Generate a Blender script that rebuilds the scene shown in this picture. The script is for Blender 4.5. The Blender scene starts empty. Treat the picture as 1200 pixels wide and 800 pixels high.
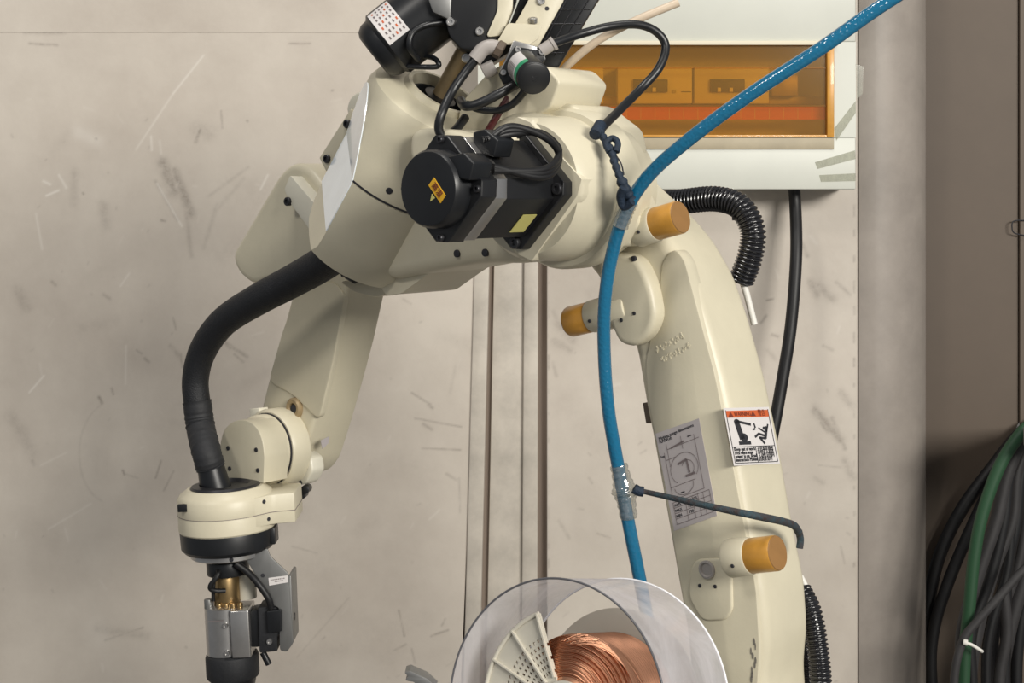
import bpy, bmesh, math, random
import numpy as np
from mathutils import Vector, Matrix
random.seed(7); np.random.seed(7)
S = bpy.context.scene
COL = S.collection
# ------------------------------------------------------------------ camera, light, exposure
F = 1800.0                      # focal length in pixels of the 1200 px wide frame
HOR = 220.0                     # eye level row
CAM = Vector((0, 0, 1.6))
cd = bpy.data.cameras.new('camera'); cam = bpy.data.objects.new('camera', cd); COL.objects.link(cam)
cam.location = CAM; cam.rotation_euler = (math.pi/2, 0, 0)
cd.sensor_width = 36; cd.lens = 36*F/1200; cd.shift_y = -(400-HOR)/1200
cd.clip_start = 0.05; S.camera = cam
W = bpy.data.worlds.new('world'); S.world = W; W.use_nodes = True
W.node_tree.nodes['Background'].inputs[0].default_value = (0.93, 0.96, 1.0, 1)
W.node_tree.nodes['Background'].inputs[1].default_value = 0.36
def area(name, loc, target, sx, sy, power, col):
    l = bpy.data.lights.new(name, 'AREA'); l.shape = 'RECTANGLE'; l.size = sx; l.size_y = sy
    l.energy = power; l.color = col
    o = bpy.data.objects.new(name, l); COL.objects.link(o); o.location = loc
    o.rotation_euler = (Vector(target)-Vector(loc)).to_track_quat('-Z', 'Y').to_euler()
    return o
area('ceiling_lamp_light', (-2.1, -1.2, 4.2), (0.0, 2.4, 1.3), 0.6, 0.6, 62, (1.0, 0.95, 0.88))
area('ceiling_lamp_light.001', (2.7, -2.2, 2.9), (0.2, 2.4, 0.9), 2.2, 1.0, 395, (1.0, 0.96, 0.885))
area('ceiling_lamp_light.002', (-0.3, 1.35, 4.3), (0.0, 1.9, 1.3), 0.8, 0.4, 46, (1.0, 0.96, 0.9))
S.view_settings.view_transform = 'Standard'; S.view_settings.look = 'None'
S.view_settings.gamma = 1; S.view_settings.use_curve_mapping = False
S.view_settings.exposure = -0.60

# ------------------------------------------------------------------ frames
def ray(px, py): return Vector(((px-600)/F, 1, (HOR-py)/F))
def P(px, py, Y): return CAM + ray(px, py)*Y
YAW = math.radians(40)
U = Vector((math.cos(YAW), -math.sin(YAW), 0)); N = Vector((-math.sin(YAW), -math.cos(YAW), 0)); Z = Vector((0, 0, 1))
E0 = P(700, 250, 1.85)          # a point of the robot arm's own plane
def Q(px, py, c):
    r = ray(px, py); return CAM + r*((E0+N*c-CAM).dot(N)/r.dot(N))
# ------------------------------------------------------------------ materials
MATS = {}
def mat(name, col, rough=0.5, metal=0.0, noise=0.0, nscale=20.0, bump=0.0, bscale=200.0, spec=0.5, coat=0.0, dark=None, attr=False):
    m = bpy.data.materials.new(name); m.use_nodes = True; nt = m.node_tree; b = nt.nodes['Principled BSDF']
    b.inputs['Base Color'].default_value = (*col, 1); b.inputs['Roughness'].default_value = rough
    b.inputs['Metallic'].default_value = metal; b.inputs['Specular IOR Level'].default_value = spec
    b.inputs['Coat Weight'].default_value = coat
    tc = nt.nodes.new('ShaderNodeTexCoord')
    if noise > 0:
        n = nt.nodes.new('ShaderNodeTexNoise'); n.inputs['Scale'].default_value = nscale; n.inputs['Detail'].default_value = 8
        n.inputs['Roughness'].default_value = 0.65
        nt.links.new(tc.outputs['Object'], n.inputs['Vector'])
        r = nt.nodes.new('ShaderNodeValToRGB'); d = dark or tuple(c*(1-noise) for c in col)
        r.color_ramp.elements[0].position = 0.3; r.color_ramp.elements[1].position = 0.62
        r.color_ramp.elements[0].color = (*d, 1); r.color_ramp.elements[1].color = (*col, 1)
        nt.links.new(n.outputs['Fac'], r.inputs['Fac']); nt.links.new(r.outputs['Color'], b.inputs['Base Color'])
    if bump > 0:
        n2 = nt.nodes.new('ShaderNodeTexNoise'); n2.inputs['Scale'].default_value = bscale; n2.inputs['Detail'].default_value = 3
        nt.links.new(tc.outputs['Object'], n2.inputs['Vector'])
        bp = nt.nodes.new('ShaderNodeBump'); bp.inputs['Strength'].default_value = bump; bp.inputs['Distance'].default_value = 0.002
        nt.links.new(n2.outputs['Fac'], bp.inputs['Height']); nt.links.new(bp.outputs['Normal'], b.inputs['Normal'])
    MATS[name] = m; return m
mat('cream', (0.63, 0.58, 0.44), 0.42, noise=0.10, nscale=9, bump=0.05, bscale=300)
mat('cream_light', (0.70, 0.67, 0.56), 0.35, noise=0.06, nscale=12)
mat('cover_sheen', (0.88, 0.95, 1.0), 0.16, noise=0.08, nscale=25, coat=0.6)  # side cover: bluish-white base imitates light reflected off it
mat('black', (0.008, 0.009, 0.011), 0.38, noise=0.3, nscale=30)
mat('black_matte', (0.016, 0.017, 0.02), 0.65, noise=0.3, nscale=40, bump=0.2, bscale=250)
mat('black_cloth', (0.008, 0.009, 0.012), 0.6, noise=0.4, nscale=60, bump=0.5, bscale=500)
mat('conduit_black', (0.012, 0.012, 0.014), 0.22, coat=0.4)
mat('strip_tan', (0.42, 0.36, 0.25), 0.55, noise=0.2, nscale=12)
mat('dark_steel', (0.05, 0.05, 0.055), 0.35, 0.7)
mat('motor_black', (0.010, 0.0105, 0.012), 0.42, noise=0.2, nscale=30)
mat('steel', (0.52, 0.51, 0.50), 0.32, 0.9, noise=0.12, nscale=40)
mat('grey_metal', (0.23, 0.23, 0.225), 0.42, 0.6, noise=0.1, nscale=30)
mat('brass', (0.42, 0.29, 0.14), 0.35, 0.9, noise=0.3, nscale=30)
mat('old_brass', (0.40, 0.30, 0.17), 0.45, 0.3, noise=0.3, nscale=30)
mat('copper', (0.66, 0.34, 0.21), 0.34, 1.0, noise=0.25, nscale=40)
mat('rubber_amber', (0.62, 0.30, 0.045), 0.35, noise=0.2, nscale=40, coat=0.2)
mat('rubber_face', (0.30, 0.155, 0.05), 0.5, noise=0.15, nscale=40)
mat('tie_blue', (0.009, 0.022, 0.045), 0.7, noise=0.5, nscale=90, bump=0.6, bscale=400)
mat('string_blue', (0.03, 0.06, 0.075), 0.8, noise=0.5, nscale=120, dark=(0.05, 0.025, 0.02), bump=0.6, bscale=500)
mat('box_white', (0.60, 0.61, 0.55), 0.45, noise=0.07, nscale=5)
mat('box_inside', (0.70, 0.64, 0.50), 0.6)
mat('breaker', (0.80, 0.76, 0.62), 0.5)
mat('toggle', (0.06, 0.06, 0.055), 0.5)
mat('red_strip', (0.78, 0.10, 0.05), 0.5)
mat('pink_tick', (0.85, 0.45, 0.32), 0.5)
mat('yellow_label', (0.75, 0.42, 0.02), 0.5, noise=0.15, nscale=80)
mat('olive_label', (0.50, 0.46, 0.15), 0.6)
mat('label_white', (0.66, 0.63, 0.62), 0.5)
mat('label_grey', (0.42, 0.385, 0.385), 0.5)
mat('label_red', (0.55, 0.11, 0.03), 0.5)
mat('print_black', (0.02, 0.02, 0.025), 0.6)
mat('print_grey', (0.16, 0.13, 0.13), 0.6)
mat('print_maroon', (0.16, 0.03, 0.015), 0.6)
mat('green', (0.02, 0.30, 0.14), 0.4)
mat('cable_green', (0.014, 0.06, 0.024), 0.55)
mat('cable_grey', (0.035, 0.033, 0.034), 0.6, noise=0.3, nscale=20)
mat('cable_black', (0.006, 0.006, 0.007), 0.5)
mat('tie_white', (0.75, 0.73, 0.68), 0.5)
mat('beige_tube', (0.60, 0.49, 0.37), 0.4)
mat('fitting_grey', (0.36, 0.33, 0.31), 0.45)
mat('dark_red', (0.05, 0.006, 0.007), 0.5)
mat('spool_plastic', (0.56, 0.53, 0.45), 0.45, noise=0.06, nscale=10)
mat('floor', (0.16, 0.155, 0.15), 0.6, noise=0.4, nscale=3, bump=0.2)
mat('column', (0.34, 0.30, 0.265), 0.5, noise=0.25, nscale=7, bump=0.1, bscale=60)  # greyer than the sheet wall, lowered further to carry this side's shade
mat('wall_brown', (0.108, 0.080, 0.058), 0.6, noise=0.12, nscale=6)  # brown wall paint, darkened so the colour carries the dimness beyond the column
mat('trim', (0.58, 0.53, 0.46), 0.5, noise=0.25, nscale=14, bump=0.1, bscale=80)
mat('dark_gap', (0.24, 0.19, 0.155), 0.7)
mat('old_board', (0.32, 0.26, 0.19), 0.7, noise=0.3, nscale=6)
mat('scuff', (0.20, 0.185, 0.16), 0.8)
def glass(name, tint, gl=0.08, rough=0.1, haze=0.0, hcol=(0.8, 0.8, 0.8), hn=0.0, hscale=8.0):
    m = bpy.data.materials.new(name); m.use_nodes = True; nt = m.node_tree; nt.nodes.remove(nt.nodes['Principled BSDF'])
    out = nt.nodes['Material Output']
    t = nt.nodes.new('ShaderNodeBsdfTransparent'); t.inputs[0].default_value = (*tint, 1)
    d = nt.nodes.new('ShaderNodeBsdfDiffuse'); d.inputs[0].default_value = (*hcol, 1)
    g = nt.nodes.new('ShaderNodeBsdfGlossy'); g.inputs['Roughness'].default_value = rough
    m1 = nt.nodes.new('ShaderNodeMixShader'); m1.inputs[0].default_value = haze
    m2 = nt.nodes.new('ShaderNodeMixShader'); m2.inputs[0].default_value = gl
    if hn > 0:
        tc = nt.nodes.new('ShaderNodeTexCoord'); mp = nt.nodes.new('ShaderNodeMapping'); mp.inputs['Scale'].default_value = (1, 1, 0.45)
        n = nt.nodes.new('ShaderNodeTexNoise'); n.inputs['Scale'].default_value = hscale; n.inputs['Detail'].default_value = 9; n.inputs['Roughness'].default_value = 0.6
        n.inputs['Distortion'].default_value = 1.2
        mr = nt.nodes.new('ShaderNodeMapRange'); mr.inputs['From Min'].default_value = 0.35; mr.inputs['From Max'].default_value = 0.7
        mr.inputs['To Min'].default_value = haze; mr.inputs['To Max'].default_value = haze+hn
        nt.links.new(tc.outputs['Object'], mp.inputs[0]); nt.links.new(mp.outputs[0], n.inputs['Vector']); nt.links.new(n.outputs['Fac'], mr.inputs[0]); nt.links.new(mr.outputs[0], m1.inputs[0])
    tr = nt.nodes.new('ShaderNodeBsdfTranslucent'); tr.inputs[0].default_value = (*hcol, 1)
    m0 = nt.nodes.new('ShaderNodeMixShader'); m0.inputs[0].default_value = 0.5; nt.links.new(d.outputs[0], m0.inputs[1]); nt.links.new(tr.outputs[0], m0.inputs[2])
    nt.links.new(t.outputs[0], m1.inputs[1]); nt.links.new(m0.outputs[0], m1.inputs[2])
    nt.links.new(m1.outputs[0], m2.inputs[1]); nt.links.new(g.outputs[0], m2.inputs[2]); nt.links.new(m2.outputs[0], out.inputs[0])
    MATS[name] = m
glass('amber_pane', (0.97, 0.80, 0.42), 0.05, 0.12, 0.24, (0.60, 0.38, 0.10))
glass('clear_plastic', (0.90, 0.90, 0.92), 0.12, 0.16, 0.44, (0.86, 0.85, 0.88), 0.42, 14)
glass('clear_tape', (0.9, 0.9, 0.88), 0.22, 0.12, 0.15, (0.6, 0.6, 0.55), 0.2, 60)
glass('tape_film', (0.96, 0.96, 0.93), 0.10, 0.10, 0.10, (0.7, 0.7, 0.62), 0.25, 40)
# blue translucent hose with braid
def hose_mat():
    m = mat('blue_hose', (0.006, 0.125, 0.24), 0.14, coat=0.5); nt = m.node_tree; b = nt.nodes['Principled BSDF']
    tc = nt.nodes.new('ShaderNodeTexCoord'); v = nt.nodes.new('ShaderNodeTexVoronoi'); v.inputs['Scale'].default_value = 260
    nt.links.new(tc.outputs['Object'], v.inputs['Vector'])
    bp = nt.nodes.new('ShaderNodeBump'); bp.inputs['Strength'].default_value = 0.25; bp.inputs['Distance'].default_value = 0.002
    nt.links.new(v.outputs['Distance'], bp.inputs['Height']); nt.links.new(bp.outputs[0], b.inputs['Normal'])
hose_mat()
# painted wall: colour follows a per-vertex wear attribute (scuffs, scratches)
def wall_mat():
    m = bpy.data.materials.new('wall_paint'); m.use_nodes = True; nt = m.node_tree; b = nt.nodes['Principled BSDF']; b.inputs['Roughness'].default_value = 0.5
    tc = nt.nodes.new('ShaderNodeTexCoord')
    def noise(sc, det, ro=0.6):
        n = nt.nodes.new('ShaderNodeTexNoise'); n.inputs['Scale'].default_value = sc; n.inputs['Detail'].default_value = det; n.inputs['Roughness'].default_value = ro
        nt.links.new(tc.outputs['Object'], n.inputs['Vector']); return n
    n1 = noise(3.2, 12, 0.68); r1 = nt.nodes.new('ShaderNodeValToRGB')
    r1.color_ramp.elements[0].position = 0.35; r1.color_ramp.elements[0].color = (0.50, 0.445, 0.385, 1)
    r1.color_ramp.elements[1].position = 0.65; r1.color_ramp.elements[1].color = (0.61, 0.555, 0.485, 1)
    nt.links.new(n1.outputs['Fac'], r1.inputs[0])
    a = nt.nodes.new('ShaderNodeAttribute'); a.attribute_name = 'wear'
    sep = nt.nodes.new('ShaderNodeSeparateColor'); nt.links.new(a.outputs['Color'], sep.inputs[0])
    n2 = noise(70, 6, 0.7); mr = nt.nodes.new('ShaderNodeMapRange'); mr.inputs['From Min'].default_value = 0.35; mr.inputs['From Max'].default_value = 0.6
    mr.inputs['To Min'].default_value = 0.35; mr.inputs['To Max'].default_value = 0.95
    nt.links.new(n2.outputs['Fac'], mr.inputs[0])
    mu = nt.nodes.new('ShaderNodeMath'); mu.operation = 'MULTIPLY'; nt.links.new(sep.outputs[0], mu.inputs[0]); nt.links.new(mr.outputs[0], mu.inputs[1])
    mx = nt.nodes.new('ShaderNodeMix'); mx.data_type = 'RGBA'; nt.links.new(mu.outputs[0], mx.inputs[0]); nt.links.new(r1.outputs[0], mx.inputs[6]); mx.inputs[7].default_value = (0.15, 0.12, 0.10, 1)
    mx2 = nt.nodes.new('ShaderNodeMix'); mx2.data_type = 'RGBA'; nt.links.new(sep.outputs[1], mx2.inputs[0]); nt.links.new(mx.outputs[2], mx2.inputs[6]); mx2.inputs[7].default_value = (0.78, 0.74, 0.68, 1)
    nt.links.new(mx2.outputs[2], b.inputs['Base Color'])
    n3 = noise(12, 4); bp = nt.nodes.new('ShaderNodeBump'); bp.inputs['Strength'].default_value = 0.15; bp.inputs['Distance'].default_value = 0.006
    nt.links.new(n3.outputs['Fac'], bp.inputs['Height']); nt.links.new(bp.outputs[0], b.inputs['Normal'])
    MATS['wall_paint'] = m
wall_mat()
# ------------------------------------------------------------------ object helpers
ORG = {}
def link(o, parent):
    COL.objects.link(o)
    if parent is not None: o.parent = parent
def finish(name, bm, m, parent=None, sharp=35, origin=None):
    bmesh.ops.recalc_face_normals(bm, faces=bm.faces[:])
    lim = math.radians(sharp)
    for f in bm.faces: f.smooth = True
    for e in bm.edges:
        if len(e.link_faces) == 2: e.smooth = e.calc_face_angle(0) < lim
    if origin is None:
        origin = sum((v.co for v in bm.verts), Vector())/max(1, len(bm.verts))
    for v in bm.verts: v.co -= origin
    me = bpy.data.meshes.new(name); bm.to_mesh(me); bm.free()
    me.materials.append(MATS[m] if isinstance(m, str) else m)
    o = bpy.data.objects.new(name, me); link(o, parent)
    ORG[o] = origin.copy(); o.location = origin - (ORG[parent] if parent is not None else Vector())
    return o
def tag(o, label, cat, group=None, kind=None):
    if label: o['label'] = label
    if cat: o['category'] = cat
    if group: o['group'] = group
    if kind: o['kind'] = kind
    return o
def thing(name, loc, label, cat, group=None):
    o = bpy.data.objects.new(name, None); COL.objects.link(o); o.empty_display_size = 0.05
    o.location = loc; ORG[o] = Vector(loc); return tag(o, label, cat, group)
def bevel(bm, w, seg=3, ang=40):
    if w <= 0: return
    bmesh.ops.recalc_face_normals(bm, faces=bm.faces[:])
    es = [e for e in bm.edges if len(e.link_faces) == 2 and e.calc_face_angle(0) > math.radians(ang)]
    bmesh.ops.bevel(bm, geom=es, offset=w, segments=seg, profile=0.5, affect='EDGES', clamp_overlap=True)
def rpoly(pts, r=0, k=4):
    """fillet corners; a point may carry its own radius as third value"""
    out = []; n = len(pts)
    for i in range(n):
        p = Vector(pts[i][:2]); rr = pts[i][2] if len(pts[i]) > 2 else r
        a = Vector(pts[i-1][:2])-p; b = Vector(pts[(i+1) % n][:2])-p
        t = min(rr, a.length*0.45, b.length*0.45)
        if t < 0.05: out.append((p.x, p.y)); continue
        s = p+a.normalized()*t; e = p+b.normalized()*t
        for j in range(k+1):
            q = j/k; x = s*(1-q)**2 + p*2*q*(1-q) + e*q*q; out.append((x.x, x.y))
    return out
def ext(name, front, vec, m, parent=None, bev=0.003, seg=3, ang=40, sharp=35):
    """solid from a closed outline of 3D points pushed along vec"""
    bm = bmesh.new(); vec = Vector(vec)
    a = [bm.verts.new(p) for p in front]; b = [bm.verts.new(Vector(p)+vec) for p in front]
    bm.faces.new(a); bm.faces.new(b[::-1])
    for i in range(len(a)):
        j = (i+1) % len(a); bm.faces.new((a[i], b[i], b[j], a[j]))
    bevel(bm, bev, seg, ang)
    return finish(name, bm, m, parent, sharp)
def plate(name, pts, c0, c1, m, parent=None, r=0, bev=0.003, seg=3, **k):
    """outline on the arm plane at offset c0, pushed back to offset c1"""
    return ext(name, [Q(x, y, c0) for x, y in rpoly(pts, r)], N*(c1-c0), m, parent, bev, seg, **k)
def fplate(name, pts, Y, d, m, parent=None, r=0, bev=0.002, seg=2, **k):
    """outline parallel to the wall at depth Y, pushed back by d"""
    return ext(name, [P(x, y, Y) for x, y in rpoly(pts, r)], Vector((0, d, 0)), m, parent, bev, seg, **k)
def basis(ax):
    ax = ax.normalized(); h = Vector((0, 0, 1)) if abs(ax.z) < 0.9 else Vector((1, 0, 0))
    a = ax.cross(h).normalized(); return a, ax.cross(a).normalized(), ax
CAPS = []
def lathe(name, p0, ax, prof, m, parent=None, k=40, sharp=35, caps=True, cut=None):
    """profile of (distance along ax, radius) turned about the axis"""
    a, b, d = basis(Vector(ax)); bm = bmesh.new(); rings = []
    for s, r in prof:
        rings.append([bm.verts.new(p0+d*s+(a*math.cos(2*math.pi*i/k)+b*math.sin(2*math.pi*i/k))*r) for i in range(k)])
    for q in range(len(rings)-1):
        for i in range(k):
            j = (i+1) % k; bm.faces.new((rings[q][i], rings[q][j], rings[q+1][j], rings[q+1][i]))
    if caps: bm.faces.new(rings[0][::-1]); bm.faces.new(rings[-1])
    if cut:                                   # flat sawn off the side; its outline is kept in CAPS
        co, no = cut
        g = bmesh.ops.bisect_plane(bm, geom=bm.verts[:]+bm.edges[:]+bm.faces[:], dist=1e-6, plane_co=co, plane_no=no, clear_outer=True)
        vs = [v for v in g['geom_cut'] if isinstance(v, bmesh.types.BMVert)]
        c = sum((v.co for v in vs), Vector())/len(vs); e1, e2, _ = basis(no)
        vs.sort(key=lambda v: math.atan2((v.co-c).dot(e2), (v.co-c).dot(e1)))
        CAPS.append([v.co.copy() for v in vs]); bm.faces.new(vs)
    return finish(name, bm, m, parent, sharp)
def cyl(name, p0, p1, r, m, parent=None, r1=None, bv=None, k=32):
    p0 = Vector(p0); p1 = Vector(p1); L = (p1-p0).length; r1 = r if r1 is None else r1
    bv = min(r, r1, L)*0.12 if bv is None else bv
    prof = [(0, r-bv), (bv*0.3, r-bv*0.3), (bv, r), (L-bv, r1), (L-bv*0.3, r1-bv*0.3), (L, r1-bv)]
    return lathe(name, p0, p1-p0, prof, m, parent, k)
def spline(pts, n=12):
    """Catmull-Rom through points (any length tuples)"""
    a = [np.array(p, float) for p in pts]; a = [2*a[0]-a[1]]+a+[2*a[-1]-a[-2]]; out = []
    for i in range(1, len(a)-2):
        for j in range(n):
            t = j/n; out.append(0.5*((2*a[i])+(-a[i-1]+a[i+1])*t+(2*a[i-1]-5*a[i]+4*a[i+1]-a[i+2])*t*t+(-a[i-1]+3*a[i]-3*a[i+1]+a[i+2])*t**3))
    out.append(a[-2]); return out
def tube(name, pts, r, m, parent=None, k=14, rad=None, sharp=50):
    """swept tube through world points; rad(i, t) may vary the radius"""
    pts = [Vector(p) for p in pts]; bm = bmesh.new(); n = len(pts); rings = []; up = None
    for i, p in enumerate(pts):
        t = (pts[min(i+1, n-1)]-pts[max(i-1, 0)]).normalized()
        if up is None: up = basis(t)[0]
        up = (up-t*up.dot(t)).normalized(); bb = t.cross(up)
        rr = rad(i, i/(n-1)) if rad else r
        rings.append([bm.verts.new(p+(up*math.cos(2*math.pi*q/k)+bb*math.sin(2*math.pi*q/k))*rr) for q in range(k)])
    for i in range(n-1):
        for q in range(k):
            j = (q+1) % k; bm.faces.new((rings[i][q], rings[i][j], rings[i+1][j], rings[i+1][q]))
    bm.faces.new(rings[0][::-1]); bm.faces.new(rings[-1])
    return finish(name, bm, m, parent, sharp)
def PS(pts, n=12):              # spline through (px, py, Y)
    return spline([P(*p) for p in pts], n)
def QS(pts, n=12):
    return spline([Q(*p) for p in pts], n)
def corrugated(name, path, r, m, parent=None, pitch=0.006, amp=0.12):
    pts = [Vector(p) for p in path]; L = [0]
    for i in range(1, len(pts)): L.append(L[-1]+(pts[i]-pts[i-1]).length)
    n = int(L[-1]/pitch*5); out = []; j = 0
    for i in range(n+1):
        s = L[-1]*i/n
        while j < len(pts)-2 and L[j+1] < s: j += 1
        out.append(pts[j].lerp(pts[j+1], (s-L[j])/max(1e-9, L[j+1]-L[j])))
    prof = [0.80, 0.96, 1.0, 0.96, 0.80]
    return tube(name, out, r, m, parent, k=20, rad=lambda i, t: r*(prof[i % 5] if amp > 0.1 else 1), sharp=60)
def screw(p, ax, r, parent, m='dark_steel', h=0.004, name='screw'):
    p = Vector(p); ax = Vector(ax).normalized()
    return lathe(name, p-ax*0.002, ax, [(0, r), (h+0.001, r), (h+0.002, r*0.85), (h+0.002, r*0.5), (h, r*0.45), (h, r*0.05)], m, parent, 14)
def hole(p, ax, r, parent, name='bolt_hole'):
    p = Vector(p); ax = Vector(ax).normalized()
    return lathe(name, p-ax*0.003, ax, [(0, r), (0.0033, r), (0.0037, r*0.8), (0.0036, r*0.05)], 'print_black', parent, 12)
FONT_CACHE = {}
def text(name, body, size, org, xd, yd, m, parent, depth=0.0003, align='LEFT'):
    c = bpy.data.curves.new(name, 'FONT'); c.body = body; c.size = size; c.align_x = align; c.extrude = depth; c.resolution_u = 2
    t = bpy.data.objects.new(name, c); COL.objects.link(t)
    bpy.context.view_layer.update()
    me = bpy.data.meshes.new_from_object(t.evaluated_get(bpy.context.evaluated_depsgraph_get()))
    bpy.data.objects.remove(t); bpy.data.curves.remove(c)
    zd = xd.cross(yd)
    bm = bmesh.new(); bm.from_mesh(me); bpy.data.meshes.remove(me)
    for v in bm.verts: v.co = org + xd*v.co.x + yd*v.co.y + zd*v.co.z
    if not bm.verts: bm.free(); return None
    return finish(name, bm, m, parent, 30, origin=Vector(org))
def strokes(name, segs, w, org, xd, yd, m, parent, h=0.0004):
    """flat printed lines: segs of ((x0,y0),(x1,y1)) or (.., w)"""
    bm = bmesh.new(); zd = xd.cross(yd)
    for sg in segs:
        a = Vector(sg[0]); b = Vector(sg[1]); ww = sg[2] if len(sg) > 2 else w
        d = (b-a).normalized(); q = Vector((-d.y, d.x))*ww/2
        vs = [bm.verts.new(org+xd*p.x+yd*p.y+zd*h) for p in (a-q, b-q, b+q, a+q)]
        bm.faces.new(vs)
    return finish(name, bm, m, parent, 30, origin=Vector(org))
# ------------------------------------------------------------------ the setting
YW = 2.75
def mm(Y): return Y/F
# floor
o = ext('floor', [(-3, -2.5, 0), (3.2, -2.5, 0), (3.2, 3.2, 0), (-3, 3.2, 0)], (0, 0, -0.1), 'floor', bev=0); tag(o, 'grey concrete workshop floor', None, kind='structure')
ORG_W = Vector((0, 0, 0))
def wx(px, Y=YW): return (px-600)*Y/F
def wz(py, Y=YW): return CAM.z+(HOR-py)*Y/F
def slab(name, x0, x1, z0, z1, y0, y1, m, parent=None, bev=0.002):
    return ext(name, [(x0, y0, z0), (x1, y0, z0), (x1, y0, z1), (x0, y0, z1)], (0, y1-y0, 0), m, parent, bev, 2)
wall = slab('wall_back', -2.4, wx(1012), 0, 3.6, YW+0.016, YW+0.116, 'dark_gap', bev=0); tag(wall, 'cream painted sheet-metal wall behind the robot', None, kind='structure')
def wear_panel(name, x0, x1, z0, z1, yf, dk, lt, parent, step=0.003, taper=0.0):
    """thin painted sheet with a fine front grid that carries its scuffs and scratches"""
    nx = int((x1-x0)/step)+1; nz = int((z1-z0)/step)+1
    X, ZZ = np.meshgrid(np.linspace(x0, x1, nx), np.linspace(z0, z1, nz))
    px = X*F/yf+600; py = HOR-(ZZ-CAM.z)*F/yf
    D = np.zeros_like(px); L = np.zeros_like(px)
    for dst, lst in ((D, dk), (L, lt)):
        for s in lst:
            x1_, y1_, x2_, y2_, w, st = s
            if w < 5: w = max(1.25, w*0.72); st *= 0.85
            dx, dy = x2_-x1_, y2_-y1_; l2 = dx*dx+dy*dy+1e-6
            t = np.clip(((px-x1_)*dx+(py-y1_)*dy)/l2, 0, 1)
            d2 = (px-x1_-t*dx)**2+(py-y1_-t*dy)**2
            np.maximum(dst, st*np.exp(-d2/(w*w)), out=dst)
    n = nx*nz; co = np.zeros((n, 3)); co[:, 0] = X.ravel(); co[:, 1] = yf; co[:, 2] = ZZ.ravel()
    if taper:                                  # right edge leans
        f = (co[:, 0]-x0)/(x1-x0); co[:, 0] += taper*f*(co[:, 2]-wz(400, yf))
    idx = np.arange(n).reshape(nz, nx)
    a = idx[:-1, :-1].ravel(); b = idx[:-1, 1:].ravel(); c = idx[1:, 1:].ravel(); d = idx[1:, :-1].ravel()
    faces = np.stack([a, b, c, d], 1)
    # rim back to the wall
    ring = np.concatenate([idx[0, :], idx[1:, -1], idx[-1, -2::-1], idx[-2:0:-1, 0]])
    back = np.arange(n, n+len(ring)); cb = co[ring].copy(); cb[:, 1] += 0.04
    co = np.concatenate([co, cb])
    rim = np.stack([ring, back, np.roll(back, -1), np.roll(ring, -1)], 1)
    faces = np.concatenate([faces, rim])
    org = np.array([(x0+x1)/2, yf, (z0+z1)/2]); co -= org
    me = bpy.data.meshes.new(name)
    me.vertices.add(len(co)); me.vertices.foreach_set('co', co.astype(np.float32).ravel())
    me.loops.add(faces.size); me.loops.foreach_set('vertex_index', faces.astype(np.int32).ravel())
    me.polygons.add(len(faces)); me.polygons.foreach_set('loop_start', (np.arange(len(faces))*4).astype(np.int32)); me.polygons.foreach_set('loop_total', np.full(len(faces), 4, np.int32))
    me.update(); me.validate()
    at = me.color_attributes.new('wear', 'FLOAT_COLOR', 'POINT')
    v = np.zeros((len(co), 4), np.float32); v[:n, 0] = np.clip(D.ravel(), 0, 1); v[:n, 1] = np.clip(L.ravel(), 0, 1); v[:, 3] = 1
    at.data.foreach_set('color', v.ravel())
    me.materials.append(MATS['wall_paint'])
    o = bpy.data.objects.new(name, me); link(o, parent); ORG[o] = Vector(org); o.location = ORG[o]-(ORG[parent] if parent else Vector()); return o
R = random.Random(3)
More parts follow.
